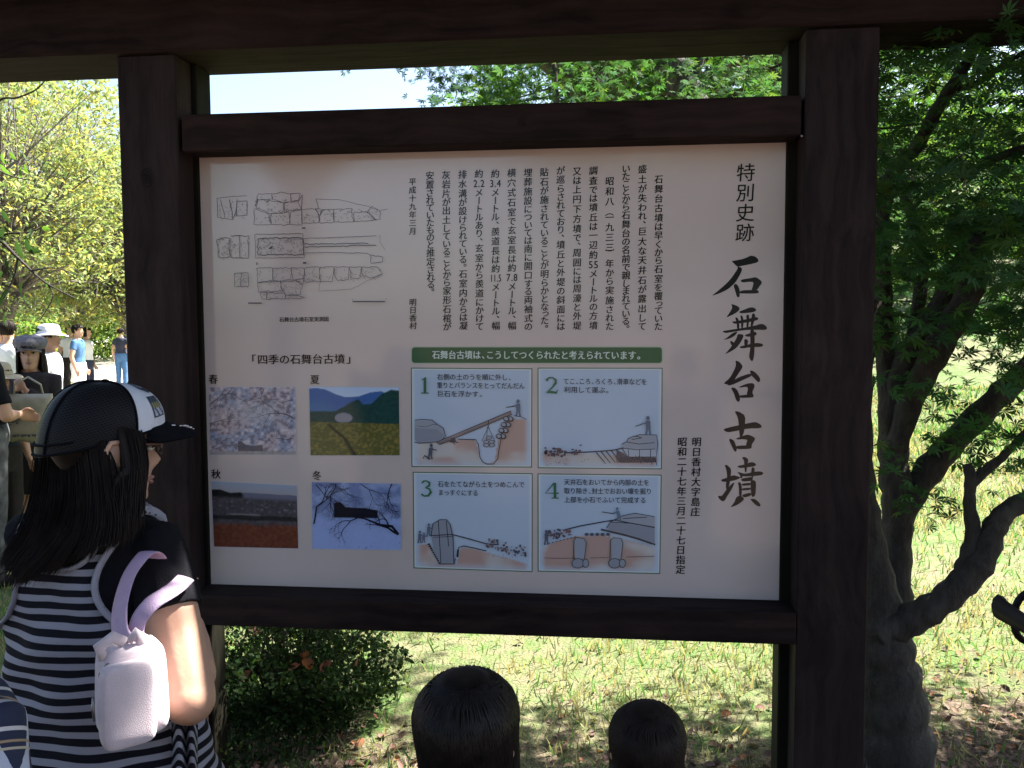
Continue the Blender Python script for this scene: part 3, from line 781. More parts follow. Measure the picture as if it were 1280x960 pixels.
# ---- survey drawing of the chamber
s = Print((250, 220, 4.8)); K = (.07, .065, .085)
def line(*p, w=2.6, j=1.0, close=False):
    p = list(p) + ([p[0]] if close else [])
    q = []
    for a, b in zip(p[:-1], p[1:]):
        n = max(2, int(math.dist(a, b)/14))
        for i in range(n): q.append((a[0]+(b[0]-a[0])*i/n, a[1]+(b[1]-a[1])*i/n))
    q.append(p[-1]); s.ink(q, w, K, j)
def speck(x0, y0, x1, y1, n, l=12):
    for i in range(n):
        x = x0+(x1-x0)*npr.random(); y = y0+(y1-y0)*npr.random(); a = npr.random()*6.28
        s.ink([(x, y), (x+l*math.cos(a), y+l*math.sin(a)), (x+l*math.cos(a)+l*.6*math.sin(a*2), y+l*math.sin(a)+l*.5)], 1.6, (.14, .13, .16))
line((102,135),(108,250),(200,262)); line((102,135),(190,122),(282,118)); line((222,150),(282,150),(282,235),(218,240),(222,150), w=3.2); line((120,140),(140,200),(150,250)); line((175,140),(190,200),(196,262),(215,215),(222,155), w=3.5); speck(112,140,278,250,40,10)
for c in ([(330,180),(350,105),(430,108),(435,140),(345,140)], [(430,108),(480,95),(545,108),(540,155),(500,160),(435,140)], [(545,105),(605,103),(585,145),(545,150)], [(345,140),(500,160),(500,215),(420,225),(340,190)], [(505,165),(585,148),(605,198),(505,215)],
          [(325,195),(410,228),(425,290),(325,292)], [(425,228),(535,218),(540,292),(425,292)], [(540,215),(608,200),(612,295),(540,292)], [(612,200),(710,198),(712,235),(712,280),(612,285)], [(692,198),(735,198),(714,238)], [(718,235),(740,200),(800,200),(802,280),(715,280)],
          [(800,198),(905,195),(920,275),(805,278)], [(925,215),(1000,215),(1060,262),(925,275)], [(1000,215),(1030,185),(1080,210),(1080,262),(1050,262)]):
    line(*c, close=True, w=2.4, j=2.0)
line((590,150),(614,112),(608,198),w=3); line((695,138),(712,192)); line((695,138),(830,142),(1000,180),(1080,208),w=2); line((1080,208),(1125,196),w=2); speck(330,115,600,285,60); speck(620,205,1070,270,70)
s.poly([(612,308),(632,308),(632,316),(612,316)], K)
line((102,380),(150,370),(180,380),(175,400),(178,485),(110,492),(102,380), w=3.5, j=2.5); line((180,362),(235,358),(290,360),(290,490),(235,492),(185,490),(176,440), w=3.5, j=2.5); line((236,360),(238,490), w=3.5, j=2); speck(108,370,286,490,60)
line((330,350),(615,345)); line((330,350),(332,492),(625,490),(618,345)); line((348,375),(600,368),(620,380),(622,470),(350,472),(348,375), w=4.5, j=3); speck(355,372,615,470,110, 13); s.poly([(412,438),(430,420),(440,422),(425,438)], K)
line((625,375),(800,370),(1060,358)); line((625,408),(800,406),(1010,402), w=4, j=2); line((625,426),(800,422),(1055,415), w=4, j=1.5); line((630,462),(800,458),(1000,463),(1025,478)); line((1025,475),(1098,485),(1095,515),(1025,525), close=True, w=3.2); line((1080,350),(1080,400),(1110,445), w=1.6)
s.poly([(618,516),(638,516),(638,526),(618,526)], K); s.poly([(338,518),(344,518),(344,534),(338,534)], K)
for c in ([(340,553),(435,552),(435,625),(345,640)], [(435,552),(545,552),(548,620),(480,632),(440,625)], [(545,552),(625,548),(622,610),(560,625)], [(628,548),(715,545),(720,632),(628,635)], [(720,545),(805,545),(795,632),(722,632)], [(805,545),(895,545),(890,620),(830,630),(808,600)],
          [(898,548),(965,545),(960,612),(905,618)], [(970,548),(1060,545),(1095,585),(1030,610),(972,600)], [(345,640),(480,632),(495,690),(350,695)], [(485,635),(570,628),(615,655),(600,712),(520,715),(490,680)], [(360,698),(400,700),(398,738),(370,738)], [(400,700),(510,702),(512,735),(400,738)], [(512,715),(600,718),(632,735),(512,735)], [(575,628),(622,612),(618,650)]):
    line(*c, close=True, w=2.8, j=2.2)
speck(345,560,620,730,70); speck(630,555,1085,620,60); line((722,632),(712,690),(905,680),(1000,630),(1095,590), w=1.8)
line((207,585),(290,580),(292,662),(208,665), close=True, w=3); line((245,582),(245,664), w=3.5, j=2); speck(210,588,288,660,24)
s.poly([(288,759),(370,759),(370,766),(288,766)], K); s.poly([(915,750),(1110,750),(1110,757),(915,757)], K); line((915,738),(915,745)); line((1110,738),(1118,740))
s.done('survey_drawing')

# ---- the four season photographs
def ridge(U, y0, amp, f, s_): return y0-amp*(fbm(U*f+s_, U*0+s_, 4)-.45)*2
def f_spring(U, V):
    n = fbm(U*7+3, V*7+1, 5); n2 = fbm(U*26+9, V*22+4, 3)
    c = mixc((.33, .36, .50), (.52, .43, .48), sstep(.40, .55, n)); c = mixc(c, (.70, .62, .66), sstep(.50, .68, n2)); c = mixc(c, (.16, .13, .17), sstep(.40, .30, n2)*.75)
    c = mixc(c, (.62, .63, .72), sstep(.25, .05, np.abs(V-.33-.1*U))*sstep(.2, .5, U)*sstep(.95, .6, U)*.5)
    rock = sstep(0, .01, V-np.interp(U, [.0, .31, .33, .37, .42, .5, .62, .63], [2, 2, .80, .79, .85, .86, .85, 2]))*sstep(.955, .945, V)
    c = mixc(c, (.06, .05, .07), rock*(.6+.4*n2)); c = mixc(c, (.36, .33, .32), sstep(.945, .955, V)*.8)
    return c
def f_summer(U, V):
    n = fbm(U*9+2, V*9+7, 4); n2 = fbm(U*40+1, V*40+3, 3)
    c = mixc((.50, .62, .85), (.66, .74, .90), V*3)
    m1 = np.interp(U, [0, .08, .18, .3, .4, .55, .68, .8, .9, 1], [.02, .01, .03, .10, .14, .13, .07, .05, .10, .05])
    c = mixc(c, (.06, .14, .38), sstep(0, .01, V-m1)); c = mixc(c, (.09, .20, .40), sstep(0, .2, V-m1-.1)*.7)
    tr = np.interp(U, [0, .3, .45, .55, .60, .7, .82, .92, 1], [.34, .34, .22, .16, .24, .22, .08, .02, .03])+.03*(n-.5)
    c = mixc(c, mixc((.012, .045, .05), (.03, .09, .07), n2), sstep(0, .02, V-tr))
    st = ((U-.38)/.10)**2+((V-.45)/.075)**2; c = mixc(c, (.30, .29, .33), sstep(1.1, .85, st)*sstep(.53, .50, V)); 
    g = np.interp(U, [0, .3, 1], [.50, .515, .53]); fld = mixc((.12, .12, .035), (.24, .20, .06), sstep(.35, .65, n2)); fld = mixc(fld, (.44, .26, .07), sstep(.62, .72, n2)*sstep(.6, 1, V)); 
    c = mixc(c, fld, sstep(0, .01, V-g))
    path = np.abs(U-np.interp(V, [.5, .62, .75, 1], [.18, .27, .39, .50])); c = mixc(c, (.03, .035, .02), sstep(.035, .01, path)*sstep(.52, .56, V))
    return c
def f_autumn(U, V):
    n = fbm(U*8+5, V*10+2, 5); n2 = fbm(U*34+2, V*30+6, 3)
    c = mixc((.36, .42, .55), (.42, .38, .40), V*6)
    c = mixc(c, (.17, .17, .24), sstep(0, .02, V-ridge(U, .15, .04, 3, 4)))
    c = mixc(c, (.012, .014, .016), sstep(0, .012, V-np.interp(U, [0, .1, .22, .34, .42], [.12, .11, .16, .14, .21]))*sstep(.34, .26, V)*sstep(.40, .34, U))
    c = mixc(c, mixc((.05, .04, .045), (.14, .13, .15), n2), sstep(.2, .27, V)); c = mixc(c, (.30, .29, .33), sstep(.6, .7, n2)*sstep(.26, .30, V)*sstep(.5, .4, V)*.6)
    c = mixc(c, (.30, .28, .28), sstep(.02, .0, np.abs(V-.49))*sstep(.15, .25, U)*sstep(.6, .5, U)*.8); c = mixc(c, (.015, .015, .014), sstep(.05, .02, np.abs(V-.555+.03*n))*.8)
    c = mixc(c, mixc((.11, .030, .018), (.26, .085, .045), n2), sstep(.60, .70, V+.1*(n-.5)))
    return c*.9
def f_winter(U, V):
    n = fbm(U*8+1, V*8+9, 4); n2 = fbm(U*36+4, V*30+8, 3)
    c = mixc((.20, .25, .48), (.33, .40, .66), sstep(.35, .65, n)); c = mixc(c, (.10, .13, .28), sstep(.55, .75, n2)*sstep(.5, .3, V)*.7)
    c = mixc(c, (.36, .45, .80), sstep(.50, .54, V)*(.75+.4*n2)); c = mixc(c, (.14, .18, .40), sstep(.60, .72, n2)*sstep(.8, .95, V)*.6)
    rk = sstep(0, .01, V-np.interp(U, [.2, .23, .25, .32, .38, .6, .74, .76], [2, 2, .30, .28, .36, .37, .40, 2]))*sstep(.535, .52, V)
    c = mixc(c, (.012, .012, .022), rk)
    return c
SEAS = [([(261.2, 484.0), (368.6, 484.0), (369.8, 568.2), (262.6, 568.4)], f_spring, 'spring photograph with pale cherry blossom'),
        ([(386.6, 483.6), (498.6, 484.4), (499.6, 569.2), (388.2, 569.2)], f_summer, 'summer photograph with a flowering field and blue hills'),
        ([(264.2, 602.0), (371.2, 608.6), (372.8, 685.6), (267.6, 683.2)], f_autumn, 'autumn photograph with red-brown slope'),
        ([(389.8, 602.6), (500.8, 604.8), (501.0, 687.4), (390.6, 685.8)], f_winter, 'winter photograph with snow and bare branches')]
SEAS[2][0][0] = (264.2, 601.6); SEAS[2][0][1] = (370.8, 607.0)
for q, f, lb in SEAS:
    e = Print(); e.poly([(q[0][0]-.6, q[0][1]-.6), (q[1][0]+.6, q[1][1]-.6), (q[2][0]+.6, q[2][1]+.6), (q[3][0]-.6, q[3][1]+.6)], (.55, .52, .58)); e.done('photograph_edge')
    grid_print(q, f, 112, 88, 'season_photograph', lb, y=e.y-.0003)
w = Print(); w.y = -.0042
def twigs(p, x, y, a, l, wd, col, d=0):
    if l < 2.2 or d > 6: return
    x2 = x+math.cos(a)*l; y2 = y+math.sin(a)*l
    p.ink([(x, y), ((x+x2)/2+npr.normal(0, l*.06), (y+y2)/2+npr.normal(0, l*.06)), (x2, y2)], [wd, wd*.85, wd*.7], col)
    for k in range(2): twigs(p, x2, y2, a+npr.normal(0, .55), l*(.62+.2*npr.random()), wd*.66, col, d+1)
def in_box(b):
    x0, y0, x1, y1 = b
    P0 = w.P
    def P(x, y): return P0(min(max(x, x0), x1), min(max(y, y0), y1))
    w.P = P
P_orig = w.P
in_box((391.5, 604.5, 499, 685)); TW = (.012, .012, .025)
for a in ((498, 668, 3.7, 15, 3.0), (392, 655, -1.4, 22, 2.2), (420, 604, 2.0, 16, 1.4), (490, 604, 1.9, 16, 1.6), (395, 606, .9, 18, 1.2), (450, 604, .6, 14, 1.2), (450, 644, 2.6, 14, 1.8), (498, 640, 3.4, 12, 1.0), (410, 604, .4, 15, 1.0)): twigs(w, *a, TW)
w.ink([(440, 646), (455, 648), (475, 656), (490, 658), (499, 668)], [1.5, 2, 2.6, 3.4, 3.6], TW)
w.P = P_orig; in_box((262.5, 485.5, 367.5, 567))
for a in ((263, 505, -.7, 18, 1.5), (262, 530, -.3, 14, 1.0), (367, 523, 3.5, 18, 1.5), (367, 500, 2.9, 14, .9), (330, 486, 1.9, 12, .9), (264, 560, -.5, 13, .9), (367, 548, 3.0, 12, .9), (290, 486, 2.3, 13, .9)): twigs(w, *a, (.10, .075, .09))
w.P = P_orig; w.done('branch_drawing')
build_text()

# ================================================================== VEGETATION
def limb_px(mb, pts, mi=0, seg=14, sub=6):
    """a limb through photo pixels at given depth planes: (px,py,Y,width px)"""
    P = [(at(x, y, Y=Y), w*depth(at(x, y, Y=Y))/F_PX/2) for x, y, Y, w in pts]
    out = []; rad = []
    for i in range(len(P)-1):
        p0 = P[max(i-1, 0)][0]; p1, p2 = P[i][0], P[i+1][0]; p3 = P[min(i+2, len(P)-1)][0]
        for k in range(sub):
            t = k/sub
            out.append(.5*((2*p1)+(p2-p0)*t+(2*p0-5*p1+4*p2-p3)*t*t+(3*p1-p0-3*p2+p3)*t**3)); rad.append(P[i][1]*(1-t)+P[i+1][1]*t)
    out.append(P[-1][0]); rad.append(P[-1][1])
    n = len(out)
    rad = [r*(1+.07*math.sin(i*1.7)+.05*rnd.uniform(-1, 1)) for i, r in enumerate(rad)]
    mb.tube(out, rad, seg=seg, mi=mi); return out

HOLES = []     # gaps cut in the canopy along sun rays to light chosen spots: (point, radius)
def hole_mask(P, extra=0.0):
    keep = np.ones(len(P), bool); d = np.array(SUN_TO)
    for q, r in HOLES:
        v = P-np.array(q)[None]; t = v@d; dist = np.linalg.norm(v-t[:, None]*d[None], axis=1)
        keep &= ~((dist < r+extra) & (t > 0.4))
    return keep
HOLES += [(tuple(at(248, 858, D=1.60)), .22), (tuple(at(168, 872, D=1.47)), .12), (tuple(at(196, 735, D=1.57)), .07), (tuple(at(214, 810, D=1.58)), .06), (tuple(at(120, 488, D=1.7)), .05), (tuple(at(80, 835, D=1.6)), .04)]

# ---- the near maple beside the board
mp_root = at(1121, 985, Y=.36); mp_root.z = gh(mp_root.x, mp_root.y)
MAPLE = empty('maple_tree', mp_root, label='nearest maple tree with low forking trunk, growing right beside the right post of the board', cat='tree')
tm = MB()
limb_px(tm, [(1128, 1060, .36, 128), (1126, 1000, .36, 104), (1122, 930, .36, 88), (1113, 860, .36, 78), (1104, 800, .36, 70), (1098, 760, .37, 56), (1090, 700, .39, 44), (1078, 640, .41, 40), (1072, 560, .44, 36), (1074, 470, .5, 32), (1090, 380, .6, 26)])
limb_px(tm, [(1108, 830, .40, 60), (1116, 765, .50, 46), (1118, 700, .56, 40), (1122, 640, .58, 38), (1118, 590, .60, 38), (1116, 520, .62, 34), (1130, 460, .62, 32), (1171, 392, .60, 30), (1201, 340, .60, 30), (1228, 300, .62, 32), (1258, 286, .66, 28), (1310, 262, .7, 24), (1400, 200, .8, 18)])
limb_px(tm, [(1118, 660, .57, 34), (1148, 606, .60, 35), (1186, 558, .62, 33), (1244, 499, .66, 31), (1285, 460, .7, 28), (1350, 390, .8, 22)])
limb_px(tm, [(1100, 790, .34, 50), (1128, 779, .32, 42), (1162, 762, .30, 38), (1199, 733, .28, 35), (1228, 700, .28, 32), (1243, 660, .30, 28), (1262, 637, .3, 25), (1310, 610, .3, 22), (1400, 540, .3, 16)])
limb_px(tm, [(1196, 728, .29, 22), (1209, 700, .30, 20), (1216, 668, .31, 18), (1212, 636, .32, 17), (1212, 600, .33, 15), (1208, 580, .34, 12)])
limb_px(tm, [(1212, 606, .33, 13), (1232, 588, .34, 12), (1256, 568, .34, 10), (1290, 530, .34, 8)])
limb_px(tm, [(1116, 540, .6, 30), (1104, 400, .7, 26), (1100, 330, .75, 24), (1103, 262, .75, 20), (1118, 215, .75, 18), (1146, 182, .75, 17), (1177, 128, .75, 16), (1203, 88, .75, 14), (1222, 50, .75, 12), (1260, -40, .75, 9)])
limb_px(tm, [(1196, 110, .75, 9), (1216, 106, .76, 8), (1250, 84, .76, 7), (1300, 52, .78, 5)])
limb_px(tm, [(1222, 305, .62, 36), (1208, 372, .50, 34), (1170, 440, .50, 34), (1140, 500, .55, 30), (1120, 560, .58, 28)])
limb_px(tm, [(1200, 225, .5, 7), (1228, 206, .5, 9), (1260, 192, .5, 11), (1330, 170, .55, 12)])
limb_px(tm, [(1120, 500, .62, 18), (1150, 300, .9, 14), (1050, 120, 1.3, 12), (900, 20, 1.7, 9)])
def boughs(mb, base, n, seed, spread, zr, r0=.018):
    rr = random.Random(seed); tips = []
    for i in range(n):
        a = rr.uniform(0, 6.28); l = rr.uniform(.5, 1)*spread; z = rr.uniform(*zr)
        e = Vector((base[0]+l*math.cos(a), base[1]+l*math.sin(a), z)); m_ = Vector(base).lerp(e, .5)+Vector((0, 0, .2))
        mb.tube([base, m_, e], [r0, r0*.6, r0*.2], seg=5); tips.append(e)
    return tips
tm.v = [tuple(Vector(v)+Vector((vnoise(v[0]*60+v[2]*5, v[2]*16+v[1]*50)-.5, vnoise(v[1]*60+9, v[2]*16+v[0]*50)-.5, 0))*.009) for v in tm.v]
tm_o = tm.build('trunk', M_BARK, MAPLE, smooth=True)
# sprays of leaves
LP, LN, LS = [], [], []
def spray(c, n, rx, ry, dz, size, tilt=.62, minz=None):
    for i in range(n):
        a = npr.random()*6.28; r = math.sqrt(npr.random()); x = rx*r*math.cos(a); y = ry*r*math.sin(a)
        LP.append((c[0]+x, c[1]+y, c[2]-dz*r*r+npr.normal(0, .018))); LN.append((npr.normal(0, tilt)+x*.5, npr.normal(0, tilt)+y*.5-.25, 1)); LS.append(size*(.7+.55*npr.random()))
def maple_ok(p):
    u, v = pix(p)
    if p[1] < -.02 and u < 1092+8*npr.random(): return False
    if p[1] < .2 and u < 1075 : return False
    if p[0] < .1 and p[2] < 2.3: return False
    return True
spr = []
for i in range(7000):
    y = npr.uniform(-.9, 1.5+.5*(i % 3 == 0)); x = npr.uniform(.75, 4.6); z = npr.uniform(1.05, 4.4)
    e = ((x-2.6)/2.2)**2+((y-.8)/1.5)**2+((z-2.6)/1.9)**2
    if e > 1: continue
    if z < 1.55 and npr.random() < .62: continue
    if z > 2.9 and npr.random() < .35: continue
    u, v = pix((x, y, z))
    if 1085 < u < 1290:                       # the openings one sees through
        if math.hypot((u-1172)/38, (v-118)/26) < 1 or math.hypot((u-1262)/34, (v-330)/30) < 1: continue
        if v > 575 and npr.random() < .8: continue
        if v > 640: continue
        if u > 1150 and 430 < v < 640 and npr.random() < .55: continue
    spr.append((x, y, z))
for c in spr: spray(c, int(npr.integers(8, 16)), .15, .15, .06, .056)
# the low sprays in front of the limbs
for (px, py, Y, n) in ((1130, 228, -.02, 14), (1120, 240, -.05, 12), (1150, 222, .0, 14), (1180, 250, 0, 18), (1150, 275, .05, 18), (1230, 280, .0, 20), (1255, 215, .0, 18), (1215, 330, .1, 18), (1125, 320, .1, 16), (1150, 620, .32, 16), (1165, 638, .30, 9), (1110, 560, .33, 16), (1105, 585, .3, 10), (1190, 540, .36, 16), (1240, 545, .3, 20), (1262, 575, .3, 16), (1275, 540, .3, 20), (1270, 610, .28, 7), (1225, 520, .3, 16), (1120, 470, .3, 18), (1160, 480, .3, 18), (1100, 420, .3, 16), (1140, 380, .3, 18), (1120, 180, .3, 14), (1220, 160, .1, 18), (1200, 200, .2, 18), (1170, 310, .2, 18), (1250, 130, .3, 14),
                       (1240, 240, .1, 20), (1200, 270, .1, 20), (1150, 340, .2, 20), (1190, 400, .25, 20), (1250, 380, .2, 20), (1270, 440, .25, 18), (1110, 350, .3, 16), (1230, 440, .3, 18), (1140, 430, .3, 16)):
    c = at(px, py, Y=Y); spray(c, int(n*1.15), .12, .12, .05, .046, .5)
# leaves hanging behind the header and in the gap over the top rail
for i in range(70):
    px = npr.uniform(560, 985) if i > 6 else npr.uniform(545, 600); c = at(px, npr.uniform(60, 125), Y=npr.uniform(1.4, 4.2))
    if px < 640 and npr.random() < .5: continue
    spray(c, 12, .2, .2, .05, .055, .5)
# extra foliage added out of view along the sun ray to shade the azalea
for i in range(46):
    c = Vector((-1.28, .52, .25))+SUN_TO*(4.7/SUN_TO.z)+Vector((npr.normal(0, .30), npr.normal(0, .30), npr.normal(0, .15))); spray(c, 26, .22, .22, .05, .075)
LP_, LN_, LS_ = np.array(LP), np.array(LN), np.array(LS)
ok = np.array([maple_ok(p) for p in LP_]) & hole_mask(LP_, .03); LP_, LN_, LS_ = LP_[ok], LN_[ok], LS_[ok]
C_ = leaf_cols(len(LP_), (.052, .118, .046), .35, .07)
spin = npr.uniform(0, 6.28, len(LP_))
# the 300 that show largest are leaves of their own
scr = []
for i, p in enumerate(LP_):
    u, v = pix(p); dd = depth(p); vis = (1082 < u < 1285 and 55 < v < 700 and p[1] < 1.0)
    scr.append(LS_[i]/dd if vis else 0)
top = set(np.argsort(-np.array(scr))[:290].tolist())
variants = []
for k in range(6):
    cc = [(.052, .115, .046), (.042, .096, .052), (.07, .145, .042), (.046, .105, .058), (.095, .18, .046), (.058, .125, .046)][k]
    m_ = np_mesh('leaf', MAPLE_V, MAPLE_T, np.array([cc]*len(MAPLE_V))); m_.materials.append(M_LEAF); variants.append(m_)
rest = np.array([i for i in range(len(LP_)) if i not in top])
V, T, Cc = scatter(MAPLE_V, MAPLE_T, LP_[rest]-np.array(mp_root), LN_[rest], LS_[rest], spin[rest], C_[rest])
tag(link('crown', np_mesh('crown', V, T, Cc), M_LEAF, MAPLE), kind='stuff')
for i in sorted(top):
    o = bpy.data.objects.new('leaf', variants[i % 6]); COL.objects.link(o); o.parent = MAPLE; o.location = Vector(LP_[i])-mp_root
    q = Vector(LN_[i]).to_track_quat('Z', 'Y').to_matrix() @ Matrix.Rotation(spin[i], 3, 'Z'); o.rotation_euler = q.to_euler(); o.scale = (LS_[i],)*3
# twigs
tw = MB()
for i in range(170):
    c = Vector(spr[i*3 % len(spr)]); a = npr.random()*6.28; l = .25+.3*npr.random()
    if not maple_ok(c): continue
    tw.tube([c+Vector((-l*math.cos(a), -l*math.sin(a), -.04)), c+Vector((0, 0, .02)), c+Vector((l*.5*math.cos(a+.4), l*.5*math.sin(a+.4), -.02))], [.005, .0035, .0015], seg=4, cap=False)
tag(tw.build('twig', M_BARK, MAPLE), kind='stuff')

# ---- generic tree
M_BARK2 = simple('grey_bark', (.10, .085, .07), .9, noise=.4, scale=8, bump=.6, bscale=30, stretch=(3, 3, 1))
def tree(name, label, x, y, crown, trunk_h, r0, nleaf, lsize, base, template='leaf', lean=(0, 0), group=None, yellow=.15, clumps=60, holes=False, mats=None, seed=1, twig_n=0, var=.35, cat='tree', flat=.55):
    """crown = (dx,dy,z, rx,ry,rz)"""
    rr = random.Random(seed); g = np.random.default_rng(seed); z0 = gh(x, y)
    root = empty(name, (x, y, z0), label=label, cat=cat, group=group)
    mb = MB(); top_ = Vector((lean[0], lean[1], trunk_h)); mid = top_*.5+Vector((rr.uniform(-.15, .15), rr.uniform(-.15, .15), 0))
    mb.tube([(0, 0, -.2), (0, 0, .15), mid, top_], [r0*1.6, r0*1.15, r0*.9, r0*.72], seg=10)
    cx, cy, cz, rx, ry, rz = crown; tips = []
    for i in range(clumps):
        while True:
            v = g.uniform(-1, 1, 3)
            if .12 < (v**2).sum() < 1: break
        tips.append(Vector((cx+v[0]*rx, cy+v[1]*ry, cz-z0+v[2]*rz)))
    for i in range(7):
        t = tips[i]; b = top_.lerp(t, .45)+Vector((rr.uniform(-.3, .3), rr.uniform(-.3, .3), .15*rz))
        mb.tube([top_-Vector((0, 0, .1)), b, t], [r0*.55, r0*.34, r0*.08], seg=7)
        for j in range(7, len(tips)):
            if j % 7 == i:
                mm = b.lerp(tips[j], .5)+Vector((rr.uniform(-.2, .2), rr.uniform(-.2, .2), .1)); mb.tube([b, mm, tips[j]], [r0*.24, r0*.13, r0*.04], seg=5)
                for k in range(twig_n):
                    e = tips[j]+Vector((rr.uniform(-1, 1)*rx*.28, rr.uniform(-1, 1)*ry*.28, rr.uniform(-.6, .5)*rz*.3)); mb.tube([mm.lerp(tips[j], rr.random()), e], [r0*.05, r0*.02], seg=3, cap=False)
    mb.build('trunk', M_BARK2, root, world=False, smooth=True)
    per = nleaf//clumps; P = []
    cs = min(rx, ry, rz*1.6)*.38*(60/clumps)**.33
    for t in tips:
        d = g.normal(0, 1, (per, 3)); d /= np.linalg.norm(d, axis=1)[:, None]; d *= g.random((per, 1))**.45
        k = .6+.8*g.random(); P.append(np.array(t)[None]+d*np.array([[cs*k, cs*k, cs*k*flat]]))
    P = np.concatenate(P)
    if holes: 
        W = P+np.array([x, y, z0]); P = P[hole_mask(W)]
    n = len(P); Nn = g.normal(0, 1, (n, 3)); Nn[:, 2] = np.abs(Nn[:, 2])+.35
    tv, tf = {'leaf': (LEAF_V, LEAF_T), 'maple': (MAPLE_V, MAPLE_T), 'long': (LONG_V, LONG_T)}[template]
    V, T, Cc = scatter(tv, tf, P, Nn, lsize*(.65+.7*g.random(n)), g.random(n)*6.28, leaf_cols(n, base, var, yellow))
    tag(link('crown', np_mesh('crown', V, T, Cc), mats or M_LEAF, root), kind='stuff')
    return root

# ---- maple behind the board, seen over the top rail and hanging under the header
t2 = tree('maple_tree', 'second maple with thick leaning trunk, seen above the top rail behind the board', 1.9, 8.2, (-.9, 0, 5.2, 3.4, 2.2, 1.9), 3.4, .17, 16000, .10, (.035, .085, .018), 'maple', (-.9, 0), clumps=110, yellow=.15, seed=5)
hm = MB()
limb_px(hm, [(900, 190, 5.0, 36), (866, 130, 5.0, 40), (842, 88, 5.0, 42), (815, 40, 5.0, 40)], seg=10)
hr = at(842, 88, Y=5.0)
T3 = empty('maple_tree', (at(930, 240, Y=5.0).x, 5.0, gh(1.5, 5)), label='slim maple whose dark slanting stem crosses the gap above the top rail', cat='tree')
b3 = Vector(T3.location); hm.tube([b3+Vector((.1, 0, -.1)), b3+Vector((.05, 0, 1.2)), at(930, 250, Y=5.0), at(900, 190, Y=5.0)], [.15, .12, .095, .085], seg=10)
limb_px(hm, [(842, 95, 5.0, 16), (862, 105, 5.0, 14), (880, 60, 5.0, 10)], seg=8)
limb_px(hm, [(700, 170, 5.6, 10), (694, 110, 5.6, 9), (690, 60, 5.6, 8)], seg=6); limb_px(hm, [(702, 160, 5.6, 6), (712, 100, 5.6, 6), (708, 50, 5.6, 5)], seg=6)
limb_px(hm, [(905, 220, 5.2, 12), (802, 300, 5.4, 10), (700, 170, 5.6, 9)], seg=6)
for (a, b_) in ((930, 938), (952, 940), (960, 972), (884, 886)): limb_px(hm, [(930, 235, 5.0, 7), (a, 150, 5.1, 5), (b_, 60, 5.1, 4)], seg=5)
hm.build('trunk', M_BARK, T3, smooth=True)
P3 = []
for i in range(150):
    px = npr.uniform(545, 1010); py = npr.uniform(40, 150); c = at(px, py, Y=npr.uniform(4.4, 6.2))
    if px < 600 and py > 110: continue
    if math.hypot((px-880)/55, (py-98)/14) < 1 or math.hypot((px-775)/60, (py-100)/9) < 1 or math.hypot((px-640)/30, (py-98)/7) < 1: continue
    for k in range(16): P3.append(np.array(c)+npr.normal(0, 1, 3)*np.array([.2, .2, .10]))
for (px, py, n) in ((435, 87, 2), (440, 90, 1), (505, 86, 4), (520, 88, 5), (535, 92, 6), (548, 100, 7), (555, 112, 7), (560, 100, 9), (575, 112, 9), (590, 100, 12), (556, 123, 4), (512, 92, 2), (600, 118, 8)):
    for k in range(n): P3.append(np.array(at(px+npr.normal(0, 7), py+npr.normal(0, 3), Y=5.0)))
P3 = np.array(P3); Nn = npr.normal(0, 1, (len(P3), 3)); Nn[:, 2] += .5; Nn[:, 1] -= 1.0
V, T, Cc = scatter(MAPLE_V, MAPLE_T, P3-np.array(T3.location), Nn, .056*(.7+.6*npr.random(len(P3))), npr.random(len(P3))*6.28, leaf_cols(len(P3), (.034, .085, .018), .4, .18))
tag(link('crown', np_mesh('crown', V, T, Cc), M_LEAF, T3), kind='stuff')

# ---- unseen trees out of view, set to shade visitors, board and near maple
tree('shade_tree', 'large leafy tree behind the visitors whose crown shades the board', -3.2, -6.2, (2.9, 5.1, 5.1, 4.4, 2.2, .7), 3.0, .26, 60000, .14, (.05, .11, .025), 'leaf', clumps=260, holes=True, seed=8, flat=.4)
tree('shade_tree', 'high-crowned tree behind the board shading the women with caps', .15, 6.6, (-1.5, -2.2, 5.9, 2.7, 1.7, .7), 3.6, .16, 20000, .13, (.05, .11, .025), 'leaf', clumps=80, seed=9, flat=.4)

tree('shade_tree', 'tall added tree out of view to the right of the board, shading the near maple', 5.6, -.6, (-1.9, 1.3, 5.2, 2.6, 1.6, .7), 3.2, .2, 22000, .13, (.045, .10, .025), 'leaf', clumps=90, seed=10, flat=.4, holes=True)  # added outside the view so its crown darkens the near maple
for i, (x, y) in enumerate(((-13, -15), (2.5, -17), (9, -14))):
    tree('shade_tree', ['big added tree out of view far behind the visitors on the left', 'big added tree out of view far behind the visitors in the middle', 'big added tree out of view far behind the visitors on the right'][i], x, y, (0, 0, 5.0, 4.2, 3.2, 3.6), 2.2, .26, 9000, .22, (.045, .10, .025), 'leaf', clumps=70, seed=90+i)  # added behind the camera to block low sky light on the panel

